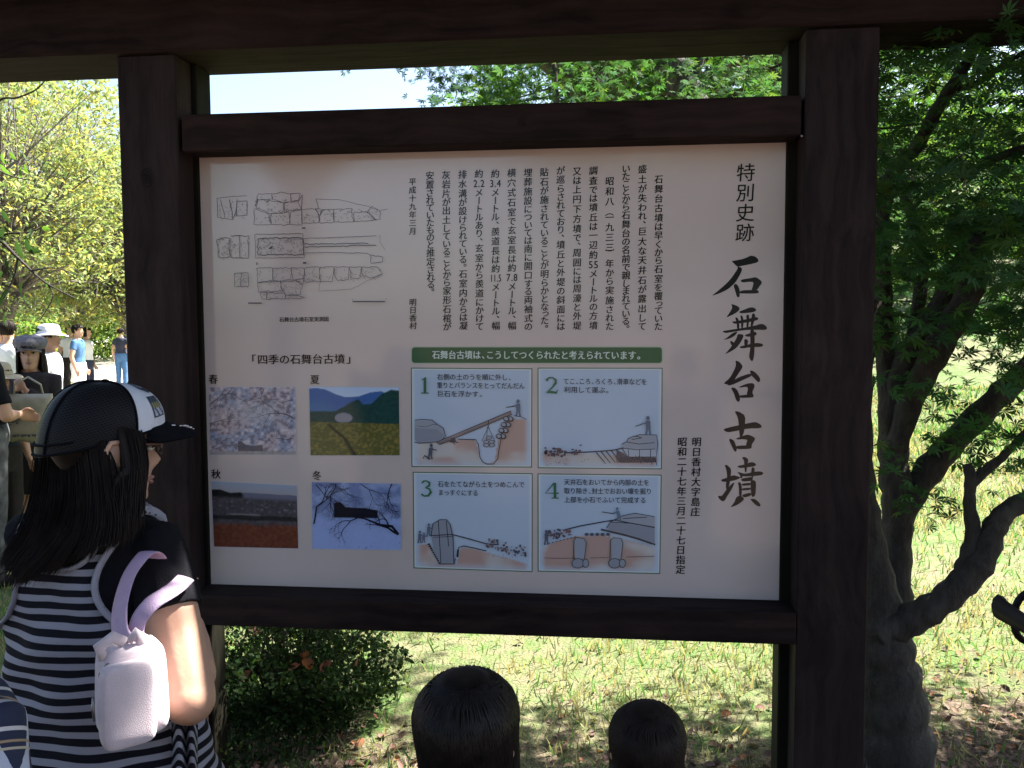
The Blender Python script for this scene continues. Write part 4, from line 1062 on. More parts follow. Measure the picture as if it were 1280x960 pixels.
# ---- bright trees at the left
YG = (.20, .235, .11)
def ray_xy(px, d): 
    p = at(px, 420, D=d); return p.x, p.y
for i, (px, d, rx, rz, cz, lb) in enumerate(((-20, 15, 2.6, 2.9, 4.1, 'yellow-green cherry tree at the far left edge above the dark-haired walker'), (75, 20, 3.0, 3.2, 4.3, 'yellow-green cherry tree with arching twigs above the white hat'),
                               (160, 18, 2.1, 2.0, 3.3, 'small yellow-green cherry tree half hidden by the left post'), (30, 31, 5.0, 4.2, 6.4, 'tall pale cherry tree further back on the left'), (150, 36, 5, 4.2, 6.6, 'pale cherry tree furthest back beside the left post'))):
    x, y = ray_xy(px, d)
    tree('cherry_tree', lb, x, y, (0, 0, cz, rx, rx*.8, rz), 1.5, .14+.03*(i > 2), 15000, .105+.05*(i > 2), YG, 'long', (.3, 0), 'cherry trees on the left', clumps=120, seed=20+i, yellow=.14, twig_n=3, flat=.5)
for i, (px, d, w_, h_) in enumerate(((-30, 40, 4.5, 4.2), (40, 44, 4.0, 4.4), (95, 38, 3.2, 3.4), (150, 42, 4.2, 4.6), (200, 40, 4, 4), (10, 26, 1.8, 1.8), (118, 50, 5, 6))):
    x, y = ray_xy(px, d)
    tree('bush', ['rounded bright green bush behind the path at the far left', 'bright green bush above the gray cap', 'bright green bush above the white hat', 'bright green bush beside the left post', 'bright green bush hidden mostly by the left post', 'low bright bush behind the dark-haired walker', 'tallest bright green bush on the slope'][i], x, y, (0, 0, gh(x, y)+h_*.5, w_, w_*.7, h_*.55), .5, .08, 6500, .17, (.13, .21, .06), 'leaf', clumps=50, seed=40+i, yellow=.25, group='bushes behind the path', cat='bush')
# ---- trees beyond the lawn on the right
for i, (x, y, rx, rz, cz) in enumerate(((7.5, 21, 3.2, 2.6, 5.0), (11.5, 24, 3.6, 3.0, 5.6), (16, 27, 4, 3.4, 6.6), (5.0, 27, 3.6, 3.0, 6.4), (1.5, 30, 4.2, 3.6, 7.2), (21, 24, 4, 3.4, 6), (-3.5, 32, 4, 3.4, 7.2), (10, 34, 5, 4, 9.5))):
    tree('broadleaf_tree', ['mid green tree across the lawn just right of the board', 'mid green tree across the lawn behind the maple limbs', 'tall tree across the lawn toward the right edge', 'tree on the bank behind the right post', 'tree on the bank behind the right half of the panel', 'tree across the lawn at the far right', 'tree on the bank behind the left half of the panel', 'tallest tree at the top of the bank'][i],
         x, y, (0, 0, cz, rx, rx*.85, rz), 2.2, .17, 8500, .17, (.07, .14, .03), 'leaf', (0, 0), 'trees across the lawn', clumps=80, seed=60+i, yellow=.12, twig_n=1)

# ---- plant with big leaves at the left edge
pb = at(-60, 560, D=3.7); PB = empty('broadleaf_shrub', (pb.x, pb.y, gh(pb.x, pb.y)), label='leafy shrub branch with large dark leaves reaching in at the left edge', cat='shrub')
sm = MB(); base = Vector(PB.location)
limb_px(sm, [(-70, 700, pb.y, 14), (-60, 480, pb.y, 10), (-30, 330, pb.y, 7), (-5, 300, pb.y, 5), (22, 322, pb.y, 3.5), (55, 352, pb.y, 2.2), (92, 372, pb.y, 1.4)], seg=6)
for q in ([(-5, 300, pb.y, 4), (10, 292, pb.y, 2.5), (38, 290, pb.y, 1.6), (60, 280, pb.y, 1)], [(22, 322, pb.y, 3), (18, 345, pb.y, 2), (5, 372, pb.y, 1.4)], [(40, 338, pb.y, 2.4), (70, 335, pb.y, 1.5), (98, 345, pb.y, 1)], [(60, 356, pb.y, 2), (66, 372, pb.y, 1.5), (50, 400, pb.y, 1)],
          [(-40, 200, pb.y, 4), (-5, 130, pb.y, 3), (22, 122, pb.y, 2.4), (45, 112, pb.y, 2), (60, 96, pb.y, 1.4)], [(-60, 480, pb.y, 8), (-50, 300, pb.y, 6), (-40, 200, pb.y, 5)], [(-5, 212, pb.y, 2.5), (20, 222, pb.y, 1.6), (50, 226, pb.y, 1)], [(-40, 260, pb.y, 4), (-5, 212, pb.y, 3)]): limb_px(sm, q, seg=5)
sm.build('stem', M_BARK, PB, smooth=True)
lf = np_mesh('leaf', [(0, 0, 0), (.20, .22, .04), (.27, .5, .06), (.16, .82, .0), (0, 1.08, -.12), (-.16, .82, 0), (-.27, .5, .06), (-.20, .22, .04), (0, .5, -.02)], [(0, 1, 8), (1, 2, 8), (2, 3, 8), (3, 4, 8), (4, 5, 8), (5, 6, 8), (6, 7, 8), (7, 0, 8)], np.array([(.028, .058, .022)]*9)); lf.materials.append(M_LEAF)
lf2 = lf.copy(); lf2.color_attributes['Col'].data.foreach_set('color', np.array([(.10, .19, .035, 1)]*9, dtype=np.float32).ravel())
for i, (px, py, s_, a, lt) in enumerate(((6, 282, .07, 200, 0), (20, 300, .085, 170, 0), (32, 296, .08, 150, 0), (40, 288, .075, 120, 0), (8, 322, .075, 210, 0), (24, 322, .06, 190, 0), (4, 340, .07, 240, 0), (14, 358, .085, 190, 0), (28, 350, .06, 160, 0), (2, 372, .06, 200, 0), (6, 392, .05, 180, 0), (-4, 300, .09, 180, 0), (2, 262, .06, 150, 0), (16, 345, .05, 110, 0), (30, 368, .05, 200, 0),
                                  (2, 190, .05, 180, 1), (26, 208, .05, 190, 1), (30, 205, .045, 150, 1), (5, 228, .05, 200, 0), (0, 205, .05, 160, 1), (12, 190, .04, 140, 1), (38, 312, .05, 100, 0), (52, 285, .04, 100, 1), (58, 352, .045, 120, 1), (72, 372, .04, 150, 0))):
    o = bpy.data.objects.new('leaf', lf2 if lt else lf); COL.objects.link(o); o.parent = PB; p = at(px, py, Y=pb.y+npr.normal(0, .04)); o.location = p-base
    o.rotation_euler = (R(70+npr.normal(0, 16)), R(npr.normal(0, 16)), 0); o.rotation_euler = (Matrix.Rotation(R(-31), 3, 'Z') @ Matrix.Rotation(R(a), 3, 'Y') @ Matrix.Rotation(R(90+npr.normal(0, 25)), 3, 'X')).to_euler(); o.scale = (s_,)*3

# ---- clipped azalea behind the board
bx, by = -1.30, .50
AZ = empty('azalea_bush', (bx, by, gh(bx, by)), label='low dark azalea bush with dry brown leaves on top, behind the left of the board', cat='bush')
n = 15000; d = npr.normal(0, 1, (n, 3)); d /= np.linalg.norm(d, axis=1)[:, None]; d *= (npr.random((n, 1))**.28)
bump_ = 1+.75*(fbm(d[:, 0]*3+4, d[:, 2]*3+d[:, 1]*2+8, 4)-.45)*2
Pz = d*np.array([[.42, .40, .25]])*bump_[:, None]+np.array([[0, 0, .17]]); Pz = Pz[Pz[:, 2] > -.02]
Nn = npr.normal(0, 1, (len(Pz), 3)); Nn[:, 2] += .8
V, T, Cc = scatter(LEAF_V, LEAF_T, Pz, Nn, .026*(.6+.7*npr.random(len(Pz))), npr.random(len(Pz))*6.28, leaf_cols(len(Pz), (.017, .033, .013), .45, .05))
tag(link('foliage', np_mesh('foliage', V, T, Cc), M_LEAF, AZ), kind='stuff')
sm = MB()
for i in range(60):
    a = npr.random()*6.28; r_ = npr.random(); sm.tube([(.04*math.cos(a), .04*math.sin(a), -.02), (.2*r_*math.cos(a), .2*r_*math.sin(a), .2), (.41*r_*math.cos(a), .38*r_*math.sin(a), .2+.24*math.sqrt(max(0, 1-r_*r_)))], [.007, .004, .0015], seg=4, cap=False)
tag(sm.build('stem', M_BARK, AZ, world=False), kind='stuff')
DL = np_mesh('dry_leaf', [(0, 0, 0), (.3, .3, .12), (.26, .7, .16), (0, 1, .05), (-.26, .7, .2), (-.32, .3, .14)], [(0, 1, 3), (1, 2, 3), (0, 3, 5), (3, 4, 5)], np.array([(.19, .075, .045)]*6)); DL.materials.append(M_DRY)
for i, (px, py, s_) in enumerate(((312, 797, .07), (318, 790, .05), (382, 824, .06), (388, 838, .07), (400, 842, .065), (300, 852, .06), (294, 850, .05), (446, 832, .05), (360, 838, .05), (385, 822, .045))):
    t_ = at(px, py, Y=by-.28+.25*(1-(py-785)/75)); o = bpy.data.objects.new('dry_leaf', DL); COL.objects.link(o); o.parent = AZ; o.location = t_-Vector(AZ.location); o.scale = (s_,)*3
    o.rotation_euler = (npr.normal(.7, .4), npr.normal(0, .4), npr.random()*6.28)

# ---- grass and litter
def scatter_ground(n, x0, x1, y0, y1, fn):
    x = npr.uniform(x0, x1, n); y = y0+(y1-y0)*npr.random(n)**1.35; k = fn(x, y); x, y = x[k], y[k]
    return np.stack([x, y, ground_h(x, y)], -1)
BL_V = [(-.055, 0, 0), (.055, 0, 0), (-.04, .5, .06), (.04, .5, .06), (0, 1, .3)]; BL_T = [(0, 1, 3), (0, 3, 2), (2, 3, 4)]
def gmask(x, y):
    vis = (x > -3.2-(y)*.75) & (x < 2.2+y*.55)
    dn = fbm(x*1.3+3, y*1.3+2, 3); return vis & (npr.random(len(x)) < .30+1.1*sstep(.35, .6, dn)*sstep(.0, 1.3, y+.9*(dn-.5)-.7*sstep(.7, 1.5, x)))
G = scatter_ground(250000, -7, 9, .1, 13, gmask)
n = len(G); Nn = np.stack([npr.normal(0, 1, n), npr.normal(0, 1, n)-.4, np.abs(npr.normal(0, .35, n))], -1)
dry = (npr.random(n) < (.30+.45*sstep(.62, .40, fbm(G[:, 0]*.6+5, G[:, 1]*.6+1, 3))))
gc = np.where(dry[:, None], leaf_cols(n, (.255, .225, .150), .25, 0), leaf_cols(n, (.075, .165, .048), .35, .03))
# blades stand up: template y axis along world up
g = G; up = np.stack([npr.normal(0, .42, n), npr.normal(0, .42, n), np.ones(n)], -1); up /= np.linalg.norm(up, axis=1)[:, None]
Nn -= up*(Nn*up).sum(1)[:, None]; Nn /= np.linalg.norm(Nn, axis=1)[:, None]; Xx = np.cross(up, Nn)
sz = (.030+.045*npr.random(n)**2)*(1+G[:, 1]*.05); bv = np.array(BL_V); wd = sz*(1+G[:, 1]*.10)
V = G[:, None, :]+(bv[None, :, 0:1]*wd[:, None, None]*1.0*Xx[:, None, :]+sz[:, None, None]*(bv[None, :, 1:2]*up[:, None, :]+bv[None, :, 2:3]*Nn[:, None, :]))
T = np.array(BL_T)[None]+(np.arange(n)*5)[:, None, None]
tag(link('grass', np_mesh('grass', V.reshape(-1, 3), T.reshape(-1, 3), np.repeat(gc, 5, axis=0)), M_GRASS), label='green and straw coloured lawn grass behind the board', cat='grass', kind='stuff')
Lt = scatter_ground(9000, -3.2, 4.2, -.2, 2.6, lambda x, y: (npr.random(len(x)) < .75*sstep(.9, .1, y+.8*(fbm(x*1.5, y*1.5, 3)-.5)-.8*sstep(.7, 1.5, x))+.012))
n = len(Lt); Nn = npr.normal(0, .45, (n, 3)); Nn[:, 2] = 1; Lt[:, 2] += .012*npr.random(n)+.004
cc = leaf_cols(n, (.15, .092, .070), .5, .15)
V, T, Cc = scatter([(0, 0, 0), (.3, .3, .12), (.26, .7, .16), (0, 1, .05), (-.26, .7, .2), (-.32, .3, .14)], [(0, 1, 3), (1, 2, 3), (0, 3, 5), (3, 4, 5)], Lt, Nn, .022+.028*npr.random(n), npr.random(n)*6.28, cc)
tag(link('leaf_litter', np_mesh('leaf_litter', V, T, Cc), M_DRY), label='reddish brown fallen leaves on bare soil under the maple', cat='fallen leaves', kind='stuff')

# ================================================================== PEOPLE
def head_rings(hs=1.0):
    """head about its own centre, facing +Y; (z, front, back, half width)"""
    return [(-.118, .060, .020, .012), (-.112, .078, .006, .028), (-.100, .086, -.012, .040), (-.085, .088, -.030, .048), (-.062, .088, -.052, .055), (-.040, .089, -.070, .061),
            (-.020, .088, -.082, .066), (.000, .085, -.092, .070), (.018, .088, -.098, .073), (.035, .091, -.101, .075), (.055, .087, -.101, .0755), (.075, .076, -.094, .070), (.092, .058, -.078, .058), (.104, .036, -.052, .040), (.112, .012, -.020, .018)]
def make_head(mb, M, k=1.0):
    rg = head_rings(); zs = np.array([r[0] for r in rg]); N = 40; seg = 44
    zz = np.linspace(-.118, .112, N); fr = np.interp(zz, zs, [r[1] for r in rg]); bk = np.interp(zz, zs, [r[2] for r in rg]); wd = np.interp(zz, zs, [r[3] for r in rg])
    vs = []; fs = []
    for i, z in enumerate(zz):
        cy = (fr[i]+bk[i])/2-.004; ry = (fr[i]-bk[i])/2
        for j in range(seg):
            a = 2*math.pi*j/seg; x = wd[i]*math.cos(a); yy = cy+ry*math.sin(a); f = max(0, math.sin(a))
            if math.sin(a) > 0:
                g = lambda x0, z0, sx, sz: math.exp(-((x-x0)/sx)**2-((z-z0)/sz)**2)
                yy += .024*math.exp(-(x/.012)**2)*math.exp(-((z+.022)/.020)**2)*(1 if z < -.022 else 1) + .010*math.exp(-(x/.009)**2)*g(0, 0, .02, .03)
                yy -= .011*(g(.031, .008, .018, .013)+g(-.031, .008, .018, .013)); yy += .006*(g(.03, .028, .024, .009)+g(-.03, .028, .024, .009))
                yy += .007*g(0, -.056, .020, .006)+.006*g(0, -.068, .016, .006)-.004*g(0, -.061, .02, .003)+.006*g(0, -.098, .02, .014); yy += .004*(g(.042, -.025, .02, .02)+g(-.042, -.025, .02, .02))
            vs.append(M @ Vector((x*k, yy*k, z*k)))
    for i in range(N-1):
        for j in range(seg): j2 = (j+1) % seg; fs.append((i*seg+j, i*seg+j2, (i+1)*seg+j2, (i+1)*seg+j))
    fs.append(tuple(range(seg))[::-1]); fs.append(tuple((N-1)*seg+j for j in range(seg)))
    mb.add(vs, fs)
    for sx in (-1, 1):      # ears: a curled rim and lobe
        E = [(.072, -.012, .018), (.080, -.022, .026), (.083, -.032, .018), (.082, -.034, .002), (.078, -.026, -.014), (.073, -.014, -.026)]
        mb.tube([M @ Vector((sx*x*k, y*k, z*k)) for x, y, z in E], [.006*k, .0065*k, .0065*k, .006*k, .006*k, .007*k], seg=7)
        mb.tube([M @ Vector((sx*x*k, y*k, z*k)) for x, y, z in ((.070, -.012, .012), (.074, -.022, .0), (.072, -.016, -.018))], [.007*k, .009*k, .006*k], seg=7)
def face_bits(M, k, parent, smile=True):
    for sx in (-1, 1):
        e = MB(); c = M @ Vector((sx*.031*k, .0755*k, .006*k)); e.ball(c, (.0125*k, .010*k, .0065*k), 12, 8, M=M.to_3x3()); eo = e.build('eye', M_EYEW, parent, world=False, smooth=True)
        i_ = MB(); i_.ball(M @ Vector((sx*.031*k, .0835*k, .006*k)), (.0058*k, .003*k, .0058*k), 10, 6, M=M.to_3x3()); i_.build('iris', M_EYEB, eo, world=False, smooth=True)
        b = MB(); b.tube([M @ Vector((sx*x*k, y*k, z*k)) for x, y, z in ((.014, .089, .024), (.031, .0885, .031), (.049, .078, .025))], [.0022*k, .003*k, .0015*k], seg=5); b.build('eyebrow', M_HAIR, parent, world=False)
        b = MB(); b.tube([M @ Vector((sx*x*k, y*k, z*k)) for x, y, z in ((.018, .0835, .009), (.031, .0865, .0135), (.045, .078, .008))], [.0013*k, .002*k, .0013*k], seg=5); b.build('eyelash', M_EYEB, parent, world=False)
    l = MB(); up_ = .003 if smile else 0
    l.tube([M @ Vector((x*k, y*k, z*k)) for x, y, z in ((-.024, .079, -.060+up_), (-.012, .090, -.0575), (0, .0945, -.058), (.012, .090, -.0575), (.024, .079, -.060+up_))], [.001*k, .0035*k, .004*k, .0035*k, .001*k], seg=6)
    l.tube([M @ Vector((x*k, y*k, z*k)) for x, y, z in ((-.022, .079, -.062+up_), (-.011, .089, -.066), (0, .0925, -.0675), (.011, .089, -.066), (.022, .079, -.062+up_))], [.001*k, .004*k, .005*k, .004*k, .001*k], seg=6)
    l.build('lips', M_LIP, parent, world=False, smooth=True)
def hand(mb, W, d, s=1.0, up=Vector((0, 0, 1)), curl=.5, side=1):
    """palm and five separate fingers from wrist W along direction d"""
    d = Vector(d).normalized(); a = d.cross(up); a = a.normalized() if a.length > .1 else Vector((1, 0, 0)); n = a.cross(d).normalized()   # a across, n back of hand
    F = Matrix((a, d, n)).transposed()
    mb.ball(Vector(W)+d*.045*s, (.040*s, .052*s, .016*s), 14, 8, M=F)
    for k, (x, l) in enumerate(((-.030, .062), (-.011, .074), (.010, .070), (.029, .054))):
        x *= side; b = Vector(W)+d*.078*s+a*x*s; p = [b]; ang = 0; cur = b
        for j in range(3):
            ang += curl*(.75+.1*k); cur = cur+(d*math.cos(ang)-n*math.sin(ang))*l*s*(.42, .32, .26)[j]; p.append(cur)
        mb.tube([b-d*.02*s]+p, [.0092*s, .0092*s, .0086*s, .0078*s, .0062*s], seg=8)
    b = Vector(W)+d*.022*s-a*.030*s*side
    mb.tube([b, b+(d*.6-a*side*.75)*.030*s-n*.006*s, b+(d*.9-a*side*.45)*.056*s-n*.018*s, b+(d*1.0-a*side*.2)*.074*s-n*.026*s], [.013*s, .011*s, .0095*s, .007*s], seg=8)
TORSO = [(.80, .10, .085), (.90, .160, .112), (.96, .168, .115), (1.02, .155, .105), (1.10, .135, .095), (1.20, .148, .105), (1.28, .160, .110), (1.36, .165, .100), (1.405, .140, .082), (1.435, .085, .062), (1.46, .056, .055), (1.50, .050, .052), (1.56, .048, .050)]
def torso_rings(s, off=0, z0=0, z1=9, wide=1.0, dy=0.0):
    o = []
    for z, a, b in TORSO:
        if z0 <= z <= z1: o.append((0, dy, z*s, a*s*wide+off, b*s*wide+off))
    return o
def hair_strands(mb, n, root_fn, r=.004, seg=4, g=None):
    for i in range(n):
        p = root_fn(i)
        if p is None: continue
        m = len(p); mb.tube(p, [r*(.6+.5*math.sin(math.pi*(.15+.8*j/(m-1)))) * (1 if j < m-1 else .25) for j in range(m)], seg=seg, cap=False)
def person(label, loc, rz, H, shirt=None, bottom=None, sleeve=.5, legs='trousers', hair='short', hair_mat=None, hat=None, arms=None, skin=None, voxel=.012, head_yaw=0.0, head_pitch=0.0, hk=1.0, face=True, wide=1.0, group=None, shoe=None, name='person', cat='person', bag=None, hair_n=260, armk=1.0, head_off=(0, 0), shw=1.0, torso_w=None):
    s = H/1.7; hk2 = hk*s; root = empty(name, loc, rz, label, cat, group); skin = skin or M_SKIN; hair_mat = hair_mat or M_HAIR
    hz = (1.7-.112)*s+(s-hk2)*.11; HC = Vector((head_off[0], .012*s+head_off[1], H-.114*hk2))
    M = Matrix.Translation(HC) @ Matrix.Rotation(head_yaw, 4, 'Z') @ Matrix.Rotation(head_pitch, 4, 'X')
    A = arms or {}
    L = {}
    for sd, sx in (('r', 1), ('l', -1)):
        sh = Vector((sx*.160*s*wide*shw, -.005*s, 1.375*s)); el = Vector(A.get(sd+'e', (sx*.225*s*wide, -.03*s, 1.11*s))); wr = Vector(A.get(sd+'w', (sx*.235*s*wide, .05*s, .875*s))); L[sd] = (sh, el, wr)
    b = MB(); b.loft(torso_rings(s, 0, wide=wide)); make_head(b, M, hk2)
    b.tube([(0, 0, 1.40*s), (0, .004*s, 1.48*s), HC-Vector((0, .012*s, .04*hk2))], [.056*s, .050*s, .050*hk2], seg=14)
    for sd, sx in (('r', 1), ('l', -1)):
        sh, el, wr = L[sd]
        b.tube([sh-Vector((sx*.05*s, 0, 0)), sh, sh.lerp(el, .5), el, el.lerp(wr, .3), el.lerp(wr, .7), wr], [.045*s, .050*s*(1+(armk-1)*.2), .045*s*armk, .042*s*armk, .042*s*armk, .032*s*armk, .026*s], seg=12)
        b.ball(el, .0405*s*armk, 16, 12)
        hd = Vector(A.get(sd+'h', wr-el)); hand(b, wr, hd, s*.95, up=Vector(A.get(sd+'u', (-sx*1.0, 0, .2))), side=-sx, curl=A.get('curl', .35))
        hp = Vector((sx*.088*s*wide, 0, .90*s)); kn = Vector((sx*.095*s*wide, .015*s, .49*s)); an = Vector((sx*.098*s*wide, -.012*s, .085*s))
        b.tube([hp, hp.lerp(kn, .4), kn, kn.lerp(an, .35), an, an-Vector((0, 0, .05*s))], [.086*s*wide, .074*s*wide, .053*s, .052*s, .036*s, .036*s], seg=12)
        b.tube([an+Vector((0, -.03*s, -.05*s)), an+Vector((0, .05*s, -.055*s)), an+Vector((0, .14*s, -.06*s))], [.034*s, .036*s, .024*s], seg=10, flat=.9)
    bo = remesh(b, 'body', skin, root, voxel)
    if face: face_bits(M, hk2, root)
    wr_ = lambda co: .0035*s*(vnoise(co[:, 0]*22+co[:, 2]*6, co[:, 2]*17+co[:, 1]*11)-.5)*2
    if shirt:
        c = MB(); rg = torso_rings(s, .012, .89, 1.44, wide); c.loft(rg)
        for sd, sx in (('r', 1), ('l', -1)):
            sh, el, w2 = L[sd]
            if sleeve > 1: pts = [sh-Vector((sx*.05*s, 0, 0)), sh, sh.lerp(el, .5), el, el.lerp(w2, .5), el.lerp(w2, .9)]; rd = [.052*s, .060*s, .053*s, .048*s, .044*s, .036*s]
            else: pts = [sh-Vector((sx*.05*s, 0, 0)), sh, sh.lerp(el, sleeve*.5), sh.lerp(el, sleeve)]; rd = [.050*s, .055*s*(1+(armk-1)*.3)+.003, .053*s*(1+(armk-1)*.6)+.003, .052*s*armk+.004]
            c.tube(pts, rd, seg=12)
        remesh(c, 'shirt', shirt, root, voxel*.8, disp=wr_)
    if bottom:
        c = MB(); c.loft(torso_rings(s, .016, .80, 1.02, wide))
        if legs == 'skirt': c = MB(); c.loft([(0, 0, .50*s, .215*s, .165*s), (0, 0, .7*s, .20*s, .15*s)]+torso_rings(s, .018, .90, 1.10, wide))
        else:
            lo = {'trousers': .95, 'shorts': -1}[legs]
            for sx in (-1, 1):
                hp = Vector((sx*.088*s*wide, 0, .90*s)); kn = Vector((sx*.095*s*wide, .015*s, .49*s)); an = Vector((sx*.098*s*wide, -.012*s, .10*s))
                pts = [hp, hp.lerp(kn, .5), kn]; rd = [.096*s*wide, .088*s, .073*s]
                if lo > 0: pts += [kn.lerp(an, .5), an]; rd += [.068*s, .062*s]
                else: pts += [kn-Vector((0, 0, .06*s))]; rd += [.082*s]
                c.tube(pts, rd, seg=12)
        remesh(c, 'skirt' if legs == 'skirt' else legs, bottom, root, voxel*.8, disp=wr_)
    for sx in (-1, 1):
        an = Vector((sx*.098*s*wide, -.012*s, .085*s)); c = MB()
        c.tube([an+Vector((0, -.045*s, -.045*s)), an+Vector((0, 0, -.045*s)), an+Vector((0, .07*s, -.05*s)), an+Vector((0, .155*s, -.06*s))], [.030*s, .043*s, .042*s, .026*s], seg=12, flat=1.0)
        c.build('shoe', shoe or M_BLACKCLOTH, root, world=False, smooth=True)
    # hair
    if hair:
        hb = MB(); k = hk2; rg = head_rings()
        def scalp(a, z, off=.010):
            zs = [r[0] for r in rg]; zc = min(max(z, -.1), .110); fr = np.interp(zc, zs, [r[1] for r in rg]); bk = np.interp(zc, zs, [r[2] for r in rg]); wd = np.interp(max(zc, .012), zs, [r[3] for r in rg]); bk = min(bk, np.interp(max(zc, -.01), zs, [r[2] for r in rg])+max(0, -zc)*.25)
            cy = (fr+bk)/2; ry = (fr-bk)/2
            return M @ Vector(((wd+off)*math.cos(a)*k, (cy+(ry+off)*math.sin(a))*k, (z+(off if z > .09 else 0))*k))
        g = random.Random(int(abs(loc[0]*100)+abs(loc[1]*37)))
        low = {'short': -.045, 'bob': -.09, 'long': -.09}[hair]
        base = MB(); rings = [low+.0, -.02, .02, .05, .08, .10, .112]
        vs = []; fs = []; sg = 28
        for z in rings:
            for j in range(sg):
                a = 2*math.pi*j/sg; zz = z
                if math.sin(a) > .35 and z < .06: zz = max(z, .055+.0*math.sin(a))
                elif z < .0 and abs(math.cos(a)) > .75 and math.sin(a) > -.25 and hair == 'short': zz = max(z, .0)
                vs.append(scalp(a, zz, .006))
        vs.append(M @ Vector((0, -.004*k, .116*k)))
        for i in range(len(rings)-1):
            for j in range(sg): j2 = (j+1) % sg; fs.append((i*sg+j, i*sg+j2, (i+1)*sg+j2, (i+1)*sg+j))
        for j in range(sg): fs.append(((len(rings)-1)*sg+j, (len(rings)-1)*sg+(j+1) % sg, len(vs)-1))
        hb.add(vs, fs)
        wh = M @ Vector((.012*k, -.05*k, .108*k))
        for i in range(hair_n):
            a = g.uniform(0, 6.283); front = math.sin(a) > .45
            end = (.050 if front else low)+g.uniform(-.012, .012)
            if hair == 'short' and abs(math.cos(a)) > .8 and math.sin(a) > -.3: end = max(end, -.005+g.uniform(-.01, .01))
            p = []; n_ = 7; a0 = a+g.uniform(-.1, .1); st = g.random()**1.6*.5
            for j in range(n_):
                t = st+(1-st)*j/(n_-1); ph = t*1.0
                z = .118-(.118-end)*(ph**1.7); q = scalp(a0+.25*(1-t)*math.sin(a), z, .011+.002*g.random()); 
                if z > .085: w2 = (z-.085)/.033; q = q.lerp(wh+Vector((0, 0, .004*k)), min(1, w2)*.85)
                p.append(q)
            if hair == 'long' and not front:
                e = p[-1]; out = (e-HC); out.z = 0; out = out.normalized(); ln = g.uniform(.12, .20)*k
                p += [e+out*.004*s+Vector((0, -.012*s, -ln*.33)), e+out*.000*s+Vector((0, -.022*s, -ln*.7)), e-out*.004*s+Vector((0, -.022*s, -ln))]
            m_ = len(p); hb.tube(p, [(.0042+.002*g.random())*(.3 if hair_n > 1000 else 1)*k*(.7 if j == 0 else 1)*(.3 if j == m_-1 else 1) for j in range(m_)], seg=4, cap=False)
        if hair == 'long':
            hb.loft([(0, -.040*k, HC.z-.26*k, .070*k, .035*k), (0, -.035*k, HC.z-.18*k, .096*k, .058*k), (0, -.030*k, HC.z-.09*k, .093*k, .072*k), (0, -.026*k, HC.z-.01*k, .084*k, .076*k)], seg=24)
        hb.build('hair', hair_mat, root, world=False, smooth=True)
    if hat: hat(root, M, hk2)
    return root, M, hk2, L

def hat_newsboy(mat, band):
    def f(root, M, k):
        h = MB(); rings = [(.030, .098, .094), (.045, .104, .102), (.066, .115, .116), (.090, .112, .112), (.110, .090, .090), (.122, .055, .055), (.127, .015, .015)]
        vs = []; fs = []; sg = 32
        for i, (z, a, b) in enumerate(rings):
            for j in range(sg):
                t = 2*math.pi*j/sg; w = 1+.02*math.sin(8*t)*(1 if 0 < i < 5 else 0)+.015*math.sin(3*t+i); vs.append(M @ Vector((a*math.cos(t)*k*w*.93, (b*math.sin(t)-.006)*k*w, (z+.006*math.sin(t*2+1)*(i > 1))*k)))
        for i in range(len(rings)-1):
            for j in range(sg): fs.append((i*sg+j, i*sg+(j+1) % sg, (i+1)*sg+(j+1) % sg, (i+1)*sg+j))
        fs.append(tuple((len(rings)-1)*sg+j for j in range(sg))); h.add(vs, fs); ho = h.build('hat', mat, root, world=False, smooth=True)
        bm_ = MB(); brim_mesh(bm_, M, k, .092, .096, .030, .060, .022, 1.0); bm_.build('brim', band, ho, world=False, smooth=True)
    return f
def brim_mesh(mb, M, k, rx, ry, z, length, droop, half=1.05, th=.004, seg=18, tilt=0.0):
    """curved visor with thickness, in front of a cap"""
    T, B = [], []
    for lay, dz in ((T, th/2), (B, -th/2)):
        for i in range(5):
            r = i/4
            for j in range(seg+1):
                t = -half+2*half*j/seg; a = math.pi/2+t; ext = length*math.cos(t/half*math.pi/2)**.55*r
                x = rx*math.cos(a)*(1+.0*r); y = ry*math.sin(a)+ext; zz = z+dz-droop*(t/half)**2*(.5+.5*r)-tilt*r*r
                lay.append(M @ Vector((x*k, y*k, zz*k)))
    n = seg+1; fs = []
    for i in range(4):
        for j in range(seg): fs.append((i*n+j, (i+1)*n+j, (i+1)*n+j+1, i*n+j+1)); o = 5*n; fs.append((o+i*n+j, o+i*n+j+1, o+(i+1)*n+j+1, o+(i+1)*n+j))
    o = 5*n
    for j in range(seg): fs.append((4*n+j, o+4*n+j, o+4*n+j+1, 4*n+j+1)); fs.append((j, j+1, o+j+1, o+j))
    for i in range(4): fs.append((i*n, o+i*n, o+(i+1)*n, (i+1)*n)); fs.append((i*n+seg, (i+1)*n+seg, o+(i+1)*n+seg, o+i*n+seg))
    mb.add(T+B, fs)
